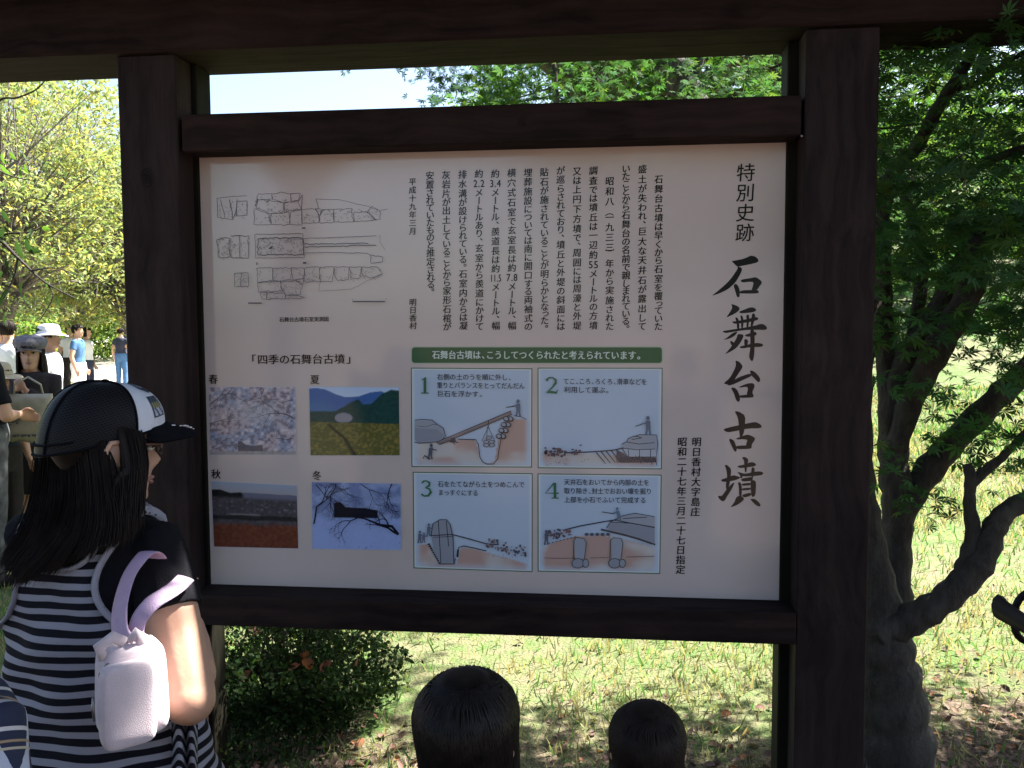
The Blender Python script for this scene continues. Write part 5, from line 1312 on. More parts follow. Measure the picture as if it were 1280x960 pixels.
def hat_sun(mat, bandm):
    def f(root, M, k):
        h = MB(); rings = [(.010, .165, .175), (.018, .160, .170), (.030, .100, .108), (.050, .094, .104), (.100, .086, .096), (.118, .070, .078), (.126, .03, .03)]
        vs = []; fs = []; sg = 36
        for i, (z, a, b) in enumerate(rings):
            for j in range(sg): t = 2*math.pi*j/sg; vs.append(M @ Vector((a*math.cos(t)*k, (b*math.sin(t)-.004)*k, (z+(.010*math.sin(2*t+1) if i < 2 else 0))*k)))
        for i in range(len(rings)-1):
            for j in range(sg): fs.append((i*sg+j, i*sg+(j+1) % sg, (i+1)*sg+(j+1) % sg, (i+1)*sg+j))
        fs.append(tuple((len(rings)-1)*sg+j for j in range(sg))); h.add(vs, fs); ho = h.build('hat', mat, root, world=False, smooth=True)
        b = MB(); vs = []; fs = []
        for i, (z, a, b_) in enumerate(((.034, .1025, .1105), (.058, .0965, .1065))):
            for j in range(sg): t = 2*math.pi*j/sg; vs.append(M @ Vector((a*math.cos(t)*k, (b_*math.sin(t)-.004)*k, z*k)))
        for j in range(sg): fs.append((j, (j+1) % sg, sg+(j+1) % sg, sg+j))
        b.add(vs, fs).build('hat_band', bandm, ho, world=False, smooth=True)
    return f

def facing(rz_vec): return math.atan2(-rz_vec[0], rz_vec[1])
def gl(x, y): return (x, y, gh(x, y))
M_GRAYCAP = simple('grey_tweed', (.17, .16, .185), .9, noise=.35, scale=60, bump=.4, bscale=300)
M_WHITE = simple('white_cotton', (.72, .72, .74), .85, noise=.05, scale=20, bump=.2, bscale=60)
M_CARDI = simple('dark_knit', (.028, .022, .028), .95, noise=.3, scale=80, bump=.5, bscale=420)
M_BROWN = simple('dark_brown_cloth', (.018, .013, .012), .9, noise=.3, scale=20)
M_DENIM = simple('dark_denim', (.035, .05, .085), .9, noise=.3, scale=40, bump=.3, bscale=300)
M_CAMO = simple('grey_camouflage', (.085, .09, .10), .9, noise=.85, scale=9)
M_BEIGE = simple('beige_cotton', (.46, .40, .30), .9, noise=.1, scale=20)
M_BAG = simple('cream_plastic', (.42, .39, .30), .45, noise=.12, scale=14, bump=.6, bscale=18)
M_BLUE = simple('blue_cotton', (.05, .13, .28), .9, noise=.1, scale=20)
M_NAVY = simple('navy_cotton', (.02, .025, .05), .9, noise=.2, scale=20)

# -- woman in the grey newsboy cap, hand at her collar, carrier bag on her arm
D = 6.15; p = at(42, 520, D=D); v = Vector((p.x, p.y, 0))-Vector((CAM_O.x, CAM_O.y, 0)); vd = v.normalized(); rt_ = Vector((vd.y, -vd.x, 0))
H = 1.50; s = H/1.7
fw = (-vd*.93+rt_*-.37).normalized(); rzz = facing(fw); xr_ = Vector((fw.y, -fw.x, 0))      # her own right
def loc_of(root_xy, rz, P):   # world point -> local
    return Matrix.Rotation(-rz, 4, 'Z') @ (Vector(P)-Vector((*root_xy, gh(*root_xy))))
wx, wy = p.x, p.y
hw = loc_of((wx, wy), rzz, at(30, 488, D=D-.16)); he = loc_of((wx, wy), rzz, at(70, 510, D=D-.02)); hhd = loc_of((wx, wy), rzz, at(18, 470, D=D-.15))-hw
root, M, k, L = person('woman in gray newsboy cap and dark knit top, cream carrier bag in front', gl(wx, wy), rzz, H, shirt=M_CARDI, bottom=M_BROWN, sleeve=1.5, legs='skirt', hair='long', hair_mat=M_HAIR2, hat=hat_newsboy(M_GRAYCAP, M_GRAYCAP),
    arms={'le': tuple(he), 'lw': tuple(hw), 'lh': tuple(hhd), 'lu': (0, 1, .2), 'curl': .5}, voxel=.009, head_yaw=R(14), face=True, hk=1.12)
nk = MB(); pts = [Vector((.055*math.cos(a)*s*1.15, .060*s*1.25*math.sin(a)+.01, (1.445-.075*max(0, math.sin(a)))*s)) for a in np.linspace(0, 2*math.pi, 28)]
nk.tube(pts, .006*s, seg=6, cap=False); nk.build('collar', simple('pale_collar', (.36, .31, .29), .8), root, world=False, smooth=True)
nl = MB(); nl.tube([Vector((.052*math.cos(a)*s, .075*s+.02*math.sin(a), (1.43-.05*math.sin(a))*s)) for a in np.linspace(.2, 2.94, 12)], .0015, seg=4); nl.ball((0, .098*s, 1.378*s), .006, 8, 6); nl.build('necklace', M_STEEL, root, world=False, smooth=True)
# carrier bag
def soft_bag(name, label, C, w, h, dpt, mat, ang, cat='bag', bump=.02):
    r_ = empty(name, C, ang, label, cat); b = MB(); nu, nv = 22, 18; vs = []; fs = []
    for sd in (1, -1):
        for j in range(nv+1):
            for i in range(nu+1):
                u = i/nu*2-1; v_ = j/nv*2-1; e = (1-abs(u)**3)*(1-abs(v_)**4); taper = 1-.10*(v_+1)/2
                vs.append((u*w/2*taper*(1+.03*math.sin(v_*5)), sd*(dpt/2*max(0, e)**.5+.001)+bump*.4*(vnoise(u*3+5+sd, v_*3+5)-.5)*e*2, v_*h/2+.012*math.sin(u*4)*(v_ < -.8)))
    n_ = (nu+1)*(nv+1)
    for j in range(nv):
        for i in range(nu):
            a = j*(nu+1)+i; fs.append((a+1, a, a+nu+1, a+nu+2)); a += n_; fs.append((a, a+1, a+nu+2, a+nu+1))
    for i in range(nu): fs.append((i, i+1, n_+i+1, n_+i)); a = nv*(nu+1)+i; fs.append((a+1, a, n_+a, n_+a+1))
    for j in range(nv): a = j*(nu+1); fs.append((a+nu+1, a, n_+a, n_+a+nu+1)); a += nu; fs.append((a, a+nu+1, n_+a+nu+1, n_+a))
    b.add(vs, fs).build('bag_body', mat, r_, world=False, smooth=True); return r_
cb = at(37, 523, D=D-.30)
BG = soft_bag('carrier_bag', 'cream plastic carrier bag with dark print, held in front of the woman in gray cap', cb, .34, .32, .10, M_BAG, facing(fw))
ha = MB()
for sx in (-.09, .09): ha.tube([(sx, .0, .15), (sx*.9, .01, .22), (0, .0, .27)], .006, seg=6)
ha.build('handle', M_BAG, BG, world=False, smooth=True)
pm = MB()
for i in range(9): pm.box(-.11+.022*i, -.096+.022*i+.004*(i % 3), .052, .0545, -.115+.004*(i % 2), -.098)
for i in range(26): x = -.06+.2*npr.random(); z = .04-.06*npr.random()-.2*x; pm.box(x, x+.03*npr.random()+.006, .050, .0555+.0002*i, z, z+.006+.006*npr.random())
tag(pm.build('printed_mark', simple('bag_print', (.10, .10, .12), .6), BG, world=False), kind='stuff')

# -- man in black T-shirt cut by the left edge
D = 5.45; p = at(-24, 520, D=D); v = (Vector((p.x, p.y, 0))-Vector((CAM_O.x, CAM_O.y, 0))).normalized(); r_ = Vector((v.y, -v.x, 0)); fw = (v*.35+r_*.94).normalized(); rz_ = facing(fw)
el = loc_of((p.x, p.y), rz_, at(26, 497, D=D-.05)); wr = loc_of((p.x, p.y), rz_, at(28, 512, D=D+.14)); 
el = loc_of((p.x, p.y), rz_, at(8, 520, D=D-.12)); wr = loc_of((p.x, p.y), rz_, at(22, 518, D=D+.02))
person('man in black T-shirt and gray camouflage shorts at the left edge', gl(p.x, p.y), rz_, 1.66, shirt=M_BLACKCLOTH, bottom=M_CAMO, sleeve=.78, legs='trousers', hair='short', arms={'re': tuple(el), 'rw': tuple(wr), 'rh': tuple(loc_of((p.x, p.y), rz_, at(34, 520, D=D+.05))-wr)}, voxel=.011, wide=1.12)
# -- child with the beige hat between them
D = 5.85; p = at(-2, 520, D=D); v = (Vector((p.x, p.y, 0))-Vector((CAM_O.x, CAM_O.y, 0))).normalized(); r_ = Vector((v.y, -v.x, 0))
person('child in beige sun hat beside the woman in gray cap', gl(p.x, p.y), facing((-v*.8+r_*.6).normalized()), 1.34, shirt=M_NAVY, bottom=M_BROWN, legs='trousers', hair='short', hat=hat_sun(M_BEIGE, M_BEIGE), voxel=.011, hk=1.12)
# -- woman in the white sun hat, profile to the right
D = 8.3; p = at(64, 520, D=D); v = (Vector((p.x, p.y, 0))-Vector((CAM_O.x, CAM_O.y, 0))).normalized(); r_ = Vector((v.y, -v.x, 0))
person('woman in white sun hat and white shirt, seen from the side behind the gray cap', gl(p.x, p.y), facing((v*-.25+r_*.97).normalized()), 1.60, shirt=M_WHITE, bottom=M_NAVY, legs='trousers', hair='short', hat=hat_sun(M_WHITE, simple('pale_band', (.45, .48, .55), .8)), voxel=.013, skin=M_SKIN2)
# -- far walkers
far = [(10, 10.5, 1.66, M_WHITE, M_NAVY, 'short', 'dark-haired walker in white shirt at the far left', (-.2, 1), M_HAIR2), (97, 15.5, 1.60, M_BLUE, M_WHITE, 'short', 'distant walker in blue shirt right of the white sun hat', (1, .2), M_HAIR),
       (108, 17.5, 1.56, M_WHITE, M_NAVY, 'bob', 'distant walker in white shirt on the path, furthest right of the group', (1, .1), M_HAIR), (88, 18.5, 1.62, M_WHITE, M_BROWN, 'short', 'distant walker in pale shirt and brown trousers close beside the white sun hat', (.5, -.5), M_HAIR),
       (151, 22.0, 1.52, M_NAVY, M_BLUE, 'short', 'distant walker in navy shirt right at the edge of the left post', (0, 1), M_HAIR2), (2, 13.0, 1.6, M_NAVY, M_NAVY, 'bob', 'distant walker in dark clothes cut by the left edge', (0, -1), M_HAIR)]
for px, D, H, sh, bt, hr_, lb, f, hm_ in far:
    p = at(px, 430, D=D); person(lb, gl(p.x, p.y), facing(Vector(f).normalized()), H, shirt=sh, bottom=bt, hair=hr_, hair_mat=hm_, voxel=.018, face=False, hair_n=60)

# -- dark-haired boy and girl in front of the board, seen from behind and above
p = at(583, 852, D=1.47); H = p.z-.0
bx_, by_ = p.x, p.y
person('child with short black hair seen from behind, lower middle in front of the board', gl(bx_, by_), facing((.02, 1)), p.z+.012, shirt=M_NAVY, bottom=M_DENIM, hair='bob', voxel=.008, hk=1.62, hair_n=4200, face=False, head_pitch=R(8))
p = at(809, 890, D=1.72)
person('small girl with long dark brown hair seen from behind, right of the black-haired child', gl(p.x, p.y), facing((-.05, 1)), p.z+.012, shirt=M_WHITE, bottom=M_NAVY, hair='long', hair_mat=M_HAIR2, voxel=.008, hk=1.62, hair_n=4200, face=False, head_pitch=R(10))

# -- person cut by the right edge: dark spectacles seen from behind
D = .64; p = at(1478, 845, D=D); v = (Vector((p.x, p.y, 0))-Vector((CAM_O.x, CAM_O.y, 0))).normalized(); r_ = Vector((v.y, -v.x, 0))
fw = (v*.80-r_*.60).normalized(); rz_ = facing(fw)
root, M, k, L = person('person at the right edge wearing thick dark-framed spectacles, seen from behind', (p.x, p.y, gh(p.x, p.y)), rz_, p.z+.114*.93, shirt=M_NAVY, bottom=M_DENIM, hair='short', voxel=.008, hk=1.05, face=False, hair_n=700)
M_FRAME = simple('dark_plastic', (.008, .006, .007), .5, noise=.3, scale=30, spec=.25)
M_LENS, N_, L_2, P_ = nmat('spectacle_lens'); P_.inputs['Transmission Weight'].default_value = 1; P_.inputs['Roughness'].default_value = 0; P_.inputs['IOR'].default_value = 1.02; P_.inputs['Base Color'].default_value = (.97, .97, .97, 1)
def spectacles(root, M, k, label, frame_mat, th=.0022, w=.028, h=.019, zc=.004, yf=.103, hinge=.068, wrap=.0, temple=.0, group=None):
    G_ = empty('spectacles', root.location, root.rotation_euler.z, label, 'spectacles')
    for sx in (-1, 1):
        r = MB(); pts = []
        for a in np.linspace(0, 2*math.pi, 26):
            c, s__ = math.cos(a), math.sin(a); x = sx*.034+w*math.copysign(abs(c)**.8, c); z = zc+h*math.copysign(abs(s__)**.8, s__); pts.append(M @ Vector((x*k, (yf-.25*max(0, abs(x)-.03))*k, z*k)))
        r.tube(pts, th*k, seg=7, cap=False); r.build('rim', frame_mat, G_, world=False, smooth=True)
        l = MB(); l.add(pts[:-1], [tuple(range(len(pts)-1))]); l.build('lens', M_LENS, G_, world=False)
        t = MB(); t.tube([M @ Vector((sx*x*k, y*k, z*k)) for x, y, z in ((hinge-.004, yf-.010, zc+h*.5), (hinge+.004, yf-.016, zc+h*.5), (.078, .05, zc+.008+temple), (.0805, .0, zc+.006+temple), (.079, -.030, zc-.012))], [th*1.2*k, th*1.8*k, th*1.2*k, th*.9*k, th*.7*k], seg=8, flat=2.0 if th > .003 else 1.2, up=(0, 0, 1)); t.build('temple', frame_mat, G_, world=False, smooth=True)
    b = MB(); b.tube([M @ Vector((x*k, y*k, z*k)) for x, y, z in ((-.008, yf, zc+.004), (0, yf+.003, zc+.008), (.008, yf, zc+.004))], th*k, seg=6); b.build('bridge', frame_mat, G_, world=False, smooth=True)
    return G_
spectacles(root, M, k, 'thick dark-framed spectacles worn by the person at the right edge', M_FRAME, th=.0034, w=.031, h=.026, hinge=.080, zc=.0, yf=.122)

# -- girl in the striped top and trucker cap, big in the lower left
hc = at(118, 563, D=1.75); GH = hc.z+.111; gs = GH/1.7; g_rz = facing((.10, .995))
def gloc(P): return loc_of((gx, gy), g_rz, P)
gx, gy = hc.x, hc.y-.01
g_el = gloc(at(237, 874, D=1.63)); g_wr = gloc(at(240, 778, D=1.84)); g_hd = gloc(at(200, 690, D=1.92))-g_wr
groot, GM, gk, gL = person('girl in striped sleeveless top, black and white cap and glasses, lower left', gl(gx, gy), g_rz, GH, shirt=M_BLACKCLOTH, bottom=M_DENIM, sleeve=.46, legs='trousers', hair=None,
    arms={'re': tuple(g_el), 'rw': tuple(g_wr), 'rh': tuple(g_hd), 'curl': .7, 'le': (-.15, .10, .96), 'lw': (-.05, .22, 1.02)}, voxel=.0055, head_yaw=R(-40), head_pitch=R(-5), hk=1.12, wide=1.04, armk=1.32, head_off=(.015, .012), shw=.93)
def stripe_mat(name, rot=(0, 0, 0), period=.0245):
    m, N, L, P = nmat(name)
    tc = N.new('ShaderNodeTexCoord'); mp = N.new('ShaderNodeMapping'); mp.inputs['Rotation'].default_value = rot; L.new(tc.outputs['Object'], mp.inputs[0])
    nz = N.new('ShaderNodeTexNoise'); nz.inputs['Scale'].default_value = 7; nz.inputs['Detail'].default_value = 2; L.new(mp.outputs[0], nz.inputs['Vector'])
    sp = N.new('ShaderNodeSeparateXYZ'); L.new(mp.outputs[0], sp.inputs[0])
    a = N.new('ShaderNodeMath'); a.operation = 'MULTIPLY_ADD'; a.inputs[1].default_value = .016; L.new(nz.outputs[0], a.inputs[0]); L.new(sp.outputs[2], a.inputs[2])
    b = N.new('ShaderNodeMath'); b.operation = 'MULTIPLY'; b.inputs[1].default_value = 2*math.pi/period; L.new(a.outputs[0], b.inputs[0])
    c = N.new('ShaderNodeMath'); c.operation = 'SINE'; L.new(b.outputs[0], c.inputs[0])
    r = N.new('ShaderNodeMapRange'); r.inputs[1].default_value = .02; r.inputs[2].default_value = .16; L.new(c.outputs[0], r.inputs[0])
    mx = N.new('ShaderNodeMix'); mx.data_type = 'RGBA'; mx.inputs[6].default_value = (.010, .010, .016, 1); mx.inputs[7].default_value = (.30, .30, .36, 1); L.new(r.outputs[0], mx.inputs[0]); L.new(mx.outputs[2], P.inputs['Base Color'])
    P.inputs['Roughness'].default_value = .9; P.inputs['Specular IOR Level'].default_value = .15
    n2 = N.new('ShaderNodeTexNoise'); n2.inputs['Scale'].default_value = 420; L.new(tc.outputs['Object'], n2.inputs['Vector'])
    bp = N.new('ShaderNodeBump'); bp.inputs['Strength'].default_value = .25; bp.inputs['Distance'].default_value = .003; L.new(n2.outputs[0], bp.inputs['Height']); L.new(bp.outputs[0], P.inputs['Normal'])
    return m
M_STRIPE = stripe_mat('striped_jersey'); M_STRIPE2 = stripe_mat('striped_ruffle', (R(48), R(12), 0), .017)
M_TRIM = simple('grey_trim', (.30, .30, .37), .85, noise=.08, scale=60, bump=.2, bscale=400)
DZ = [(.50, .34, .26), (.70, .30, .22), (.86, .250, .182), (.96, .226, .162), (1.06, .206, .147), (1.14, .200, .142), (1.22, .196, .140), (1.30, .192, .136), (1.36, .184, .124), (1.405, .160, .104), (1.44, .108, .082)]
def dress_pt(t, z, off=0.0):
    zs = [q[0] for q in DZ]; a = np.interp(z, zs, [q[1] for q in DZ])*1.05+off; b = np.interp(z, zs, [q[2] for q in DZ])+off
    wr = (.0045*math.sin(z*46+3*math.sin(t*2.0+1))*(1 if z < 1.25 else .2)+.0035*math.sin(t*9+z*20))*(1.0 if z < 1.3 else .3)+.010*math.sin(t*7+z*3)*max(0, (1.0-z))*2
    return Vector(((a+wr)*math.cos(t), (b+wr)*math.sin(t), z))*gs
ARM_C, ARM_A, ARM_B = 1.305, 1.10, .135
def in_arm(t, z):
    d = (t+math.pi) % (2*math.pi)-math.pi; d2 = (t) % (2*math.pi)-math.pi; d = min(abs(d), abs(d2)); return (d/ARM_A)**2+((z-ARM_C)/ARM_B)**2 < 1
def neck_z(t):
    d = abs((t % math.pi)-math.pi/2); return min(1.438, 1.338+.10*(d/.62)**3)
nt, nz_ = 180, 110; vs = []; fs = []; keep = set()
for j in range(nz_+1):
    z = .50+(1.44-.50)*j/nz_
    for i in range(nt): vs.append(dress_pt(2*math.pi*i/nt, z, .004))
for j in range(nz_):
    for i in range(nt):
        t = 2*math.pi*(i+.5)/nt; z = .50+.94*(j+.5)/nz_
        if in_arm(t, z) or z > neck_z(t): continue
        fs.append((j*nt+i, j*nt+(i+1) % nt, (j+1)*nt+(i+1) % nt, (j+1)*nt+i))
dm = MB().add(vs, fs); d_o = dm.build('striped_top', M_STRIPE, groot, world=False, smooth=True)
mdf = d_o.modifiers.new('cloth_thickness', 'SOLIDIFY'); mdf.thickness = .003; mdf.offset = -1
tr = MB()
for c in (0, math.pi):
    pts = [dress_pt(c+ARM_A*1.01*math.cos(a), min(1.438, ARM_C+ARM_B*1.01*math.sin(a)), .006) for a in np.linspace(0, 2*math.pi, 60)]; tr.tube(pts, .0095, seg=8, cap=False, flat=.4, up=(1, 0, 0))
pts = [dress_pt(t, neck_z(t), .006) for t in np.linspace(0, 2*math.pi, 90)]; tr.tube(pts, .010, seg=8, cap=False, flat=.5)
tr.build('trim', M_TRIM, groot, world=False, smooth=True)
# ruffle at the hem
rf = MB(); vs = []; fs = []; nu, nv = 50, 14
for j in range(nv+1):
    for i in range(nu+1):
        u = i/nu; v_ = j/nv; P_r = at(212+u*34+v_*10*math.sin(u*3), 903+v_*95+4*math.sin(u*9), D=1.66+.018*math.sin(u*14+v_*2)+.02*u); vs.append(gloc(P_r))
for j in range(nv):
    for i in range(nu): a = j*(nu+1)+i; fs.append((a, a+1, a+nu+2, a+nu+1))
ro = rf.add(vs, fs).build('ruffle', M_STRIPE2, groot, world=False, smooth=True); mdf = ro.modifiers.new('cloth_thickness', 'SOLIDIFY'); mdf.thickness = .003

# trucker cap
M_NET, N, L, P = nmat('cap_net')
tc = N.new('ShaderNodeTexCoord'); br = N.new('ShaderNodeTexBrick'); br.inputs['Scale'].default_value = 1.0; br.inputs['Brick Width'].default_value = .0075; br.inputs['Row Height'].default_value = .0048; br.inputs['Mortar Size'].default_value = .0011
mp = N.new('ShaderNodeMapping'); mp.inputs['Rotation'].default_value = (R(90), 0, 0); L.new(tc.outputs['Object'], mp.inputs[0])
sp = N.new('ShaderNodeSeparateXYZ'); L.new(tc.outputs['Object'], sp.inputs[0]); cb_ = N.new('ShaderNodeCombineXYZ'); ad = N.new('ShaderNodeMath'); ad.operation = 'MULTIPLY_ADD'; ad.inputs[1].default_value = .7
L.new(sp.outputs[1], ad.inputs[0]); L.new(sp.outputs[0], ad.inputs[2]); L.new(ad.outputs[0], cb_.inputs[0])
ad2 = N.new('ShaderNodeMath'); ad2.operation = 'MULTIPLY_ADD'; ad2.inputs[1].default_value = -.22; L.new(ad.outputs[0], ad2.inputs[0]); L.new(sp.outputs[2], ad2.inputs[2]); L.new(ad2.outputs[0], cb_.inputs[1]); L.new(cb_.outputs[0], br.inputs['Vector'])
br.inputs['Color1'].default_value = (.002, .002, .003, 1); br.inputs['Color2'].default_value = (.004, .004, .005, 1); br.inputs['Mortar'].default_value = (.016, .016, .019, 1)
L.new(br.outputs['Color'], P.inputs['Base Color']); bp = N.new('ShaderNodeBump'); bp.inputs['Strength'].default_value = 1; bp.inputs['Distance'].default_value = .002; L.new(br.outputs['Fac'], bp.inputs['Height']); L.new(bp.outputs[0], P.inputs['Normal']); P.inputs['Roughness'].default_value = .5; P.inputs['Specular IOR Level'].default_value = .12
M_CAPBLK = simple('cap_black_cotton', (.006, .007, .011), .95, noise=.2, scale=60, bump=.3, bscale=500, spec=.1)
M_CAPWHT = simple('cap_white_foam', (.62, .65, .74), .8, noise=.04, scale=30, bump=.2, bscale=260)
def zb(y): return .024+.30*y
def cap_pt(t, ph, off=0.0):
    c = math.cos(ph)**.72; a = (.092+off)*c*(1+.03*math.sin(ph*2)); b = (.119+off)*c
    y = b*math.sin(t)-.010; y0 = (.119)*math.sin(t)-.010; z0 = zb(y0); return GM @ (Vector((a*math.cos(t), y, z0+(.136+off-z0)*math.sin(ph)**.95))*gk)
CAP = empty('trucker_cap', groot.location, g_rz, 'trucker cap with black net back, white front and black peak, worn by the girl', 'cap')
def cap_patch(t0, t1, p0, p1, nt_, np_2, off, mat, name, parent, fn=None):
    vs = []; fs = []
    for j in range(np_2+1):
        for i in range(nt_+1):
            t = t0+(t1-t0)*i/nt_; ph = p0+(p1-p0)*j/np_2
            vs.append(cap_pt(t, min(ph, math.pi/2-.001), off))
    for j in range(np_2):
        for i in range(nt_): a = j*(nt_+1)+i; fs.append((a, a+1, a+nt_+2, a+nt_+1))
    m_ = MB().add(vs, fs)
    return m_.build(name, mat, parent, world=False, smooth=True)
FA = R(68)
crown = cap_patch(R(90)+FA, R(450)-FA, 0, math.pi/2, 60, 24, 0, M_NET, 'net_back', CAP)
front = cap_patch(R(90)-FA, R(90)+FA, 0, math.pi/2, 28, 24, .0012, M_CAPWHT, 'front_panel', CAP)
sm_ = MB()
for t in (R(90)-FA, R(90)+FA, R(90)+FA+R(88), R(90)-FA-R(88)): sm_.tube([cap_pt(t, ph, .0015) for ph in np.linspace(0, math.pi/2-.02, 20)], .0022, seg=6)
sm_.tube([cap_pt(t, .02, .001) for t in np.linspace(0, 2*math.pi, 70)], .0045, seg=6, cap=False, flat=.5)
sm_.tube([cap_pt(t, .14, .001) for t in np.linspace(R(215), R(325), 20)], .006, seg=6, flat=.4)
sm_.build('seam', M_CAPBLK, CAP, world=False, smooth=True)
bt = MB(); bt.ball(cap_pt(0, math.pi/2-.01, .002), (.008, .008, .004), 12, 8); bt.build('button', M_CAPBLK, CAP, world=False, smooth=True)
pk = MB(); brim_mesh(pk, GM, gk, .089, .105, zb(.100)+.002, .074, .014, 1.0, th=.005, seg=24, tilt=.022); pk.build('peak', M_CAPBLK, CAP, world=False, smooth=True)
st_ = MB(); zz_ = zb(.100)+.0075
for (x, y, a) in ((.030, .150, .6), (.038, .156, -.6), (.037, .144, 1.3), (.045, .150, .3), (.058, .128, -.9), (.050, .138, .8), (-.020, .168, .2), (.010, .170, 0), (.062, .112, 1.2), (.020, .160, 1.0)):
    c, s_ = math.cos(a), math.sin(a); st_.tube([GM @ (Vector((x-.0035*c, y-.0035*s_, zz_-.012*(x/.09)**2-.022*((y-.105)/.074)**2))*gk), GM @ (Vector((x+.0035*c, y+.0035*s_, zz_-.012*(x/.09)**2-.022*((y-.105)/.074)**2))*gk)], .0011, seg=5)
tag(st_.build('stitch', M_WHITE, CAP, world=False), kind='stuff')
# emblem and badge printed on the white panel
def cap_print(t0, t1, p0, p1, fn, name, n=26, off=.0024):
    vs = []; cols = []; fs = []; m_ = MB()
    for j in range(n+1):
        for i in range(n+1): vs.append(cap_pt(t0+(t1-t0)*i/n, p0+(p1-p0)*j/n, off)); cols.append(fn(i/n, j/n))
    V = np.array([tuple(v) for v in vs]); Q = []
    for j in range(n):
        for i in range(n):
            a = j*(n+1)+i
            if cols[a] is None or cols[a+n+2] is None: continue
            Q.append((a, a+1, a+n+2, a+n+1))
    C3 = np.array([c if c is not None else (.05, .06, .08) for c in cols]); link(name, np_mesh(name, V, Q, C3, smooth=True), attr_mat('cap_print_'+name, .7, .2), front)
def emb(u, v):
    r = math.hypot((u-.5)/.5, (v-.5)/.5)*(1+.10*math.sin(5*math.atan2(v-.5, u-.5)))
    if r > 1: return None
    if .34 < math.hypot((u-.5)/.5, (v-.62)/.5) < .46: return (.42, .45, .52)
    if math.hypot((u-.5)/.5, (v-.62)/.5) < .16: return (.42, .45, .52)
    return (.045, .06, .085)
def badge(u, v):
    if u < .08 or u > .92 or v < .06 or v > .94: return (.04, .055, .085)
    if v > .68: return (.05, .07, .10)
    if v > .42: return (.30, .26, .10) if int(u*9) % 2 else (.10, .12, .10)
    return (.40, .44, .52) if int(u*7+v*5) % 3 else (.05, .07, .12)
cap_print(R(48), R(76), R(50), R(76), emb, 'emblem'); cap_print(R(44), R(66), R(14), R(44), badge, 'badge')

# her glasses
spectacles(groot, GM, gk, 'thin framed glasses worn by the girl in the trucker cap', simple('bronze_frame', (.10, .05, .04), .3, metal=.6), th=.0016, w=.024, h=.015, zc=.010, yf=.100)

# hair blown back over the collar
GU = [[(176, 540, 1.72), (181, 575, 1.70), (176, 615, 1.68), (172, 655, 1.66), (166, 686, 1.64)], [(162, 538, 1.68), (170, 580, 1.655), (166, 625, 1.64), (163, 662, 1.63), (158, 694, 1.62)], [(136, 550, 1.67), (142, 606, 1.64), (150, 644, 1.62), (150, 674, 1.61), (140, 704, 1.60)],
      [(112, 556, 1.67), (122, 612, 1.64), (124, 656, 1.61), (112, 690, 1.59), (92, 716, 1.59)], [(90, 566, 1.70), (94, 622, 1.66), (82, 668, 1.62), (54, 704, 1.60), (28, 738, 1.60)], [(68, 566, 1.75), (68, 630, 1.70), (52, 680, 1.63), (26, 716, 1.60), (8, 752, 1.59)],
      [(56, 560, 1.80), (50, 618, 1.73), (36, 664, 1.66), (14, 696, 1.62), (-4, 726, 1.61)], [(50, 545, 1.88), (44, 606, 1.80), (34, 652, 1.72), (14, 688, 1.67), (0, 712, 1.66)], [(64, 530, 1.94), (58, 596, 1.91), (52, 646, 1.87), (42, 688, 1.83), (32, 708, 1.81)]]
GUw = [[gloc(at(x, y, D=d)) for x, y, d in g_] for g_ in GU]
hm = MB(); rr = random.Random(3)
def guide(u):
    u = min(max(u, 0), len(GUw)-1.001); i = int(u); f = u-i; return [GUw[i][j].lerp(GUw[i+1][j], f) for j in range(5)]
ear_u = 1.62
for i in range(5200):
    u = rr.uniform(0, len(GUw)-1); big = i < 330
    if .95 < u < 2.1 and not big and rr.random() < .0: continue
    cl_ = round(u*5)/5+.04*math.sin(round(u*5)*2.3); u = u+(cl_-u)*.12; g_ = guide(u); t1 = (rr.uniform(.52, .92) if rr.random() < .5 else rr.uniform(.78, .93)-.10*abs(math.sin(u*4.1)))-(.07 if u < 3.4 else 0)
    off = Vector((rr.gauss(0, .006), rr.gauss(0, .006), rr.gauss(0, .004))); inn = .0 if not big else .022
    sway = rr.uniform(-.35, .35); g2 = guide(u+sway*.6+(cl_-u)*.15)
    pts = []
    for j in range(5):
        f = j/4; q = g_[j].lerp(g2[j], f); v_in = (Vector((0, 0, q.z))-q); v_in.z = 0; v_in = v_in.normalized() if v_in.length > 1e-4 else v_in
        pts.append(q+off*(.4+.9*f)+v_in*(inn+.006*rr.random()))
    n_ = 9; sp_ = []; t_s = .30 if .85 < u < 2.2 else 0.0
    for a in range(n_):
        f = (t_s*(u > .75)*(u < 2.25)+(t1-t_s*(u > .75)*(u < 2.25))*a/(n_-1))*4; k_ = min(int(f), 3); f -= k_; p0 = pts[max(k_-1, 0)]; p1, p2 = pts[k_], pts[k_+1]; p3 = pts[min(k_+2, 4)]
        sp_.append(.5*((2*p1)+(p2-p0)*f+(2*p0-5*p1+4*p2-p3)*f*f+(3*p1-p0-3*p2+p3)*f**3))
    r_0 = .010 if big else rr.uniform(.0007, .0015)
    hm.tube(sp_, [r_0]*(n_-3)+[r_0*.8, r_0*.55, r_0*.15], seg=5 if big else 3, cap=False)
hm.build('hair', M_HAIR2, groot, world=False, smooth=True)
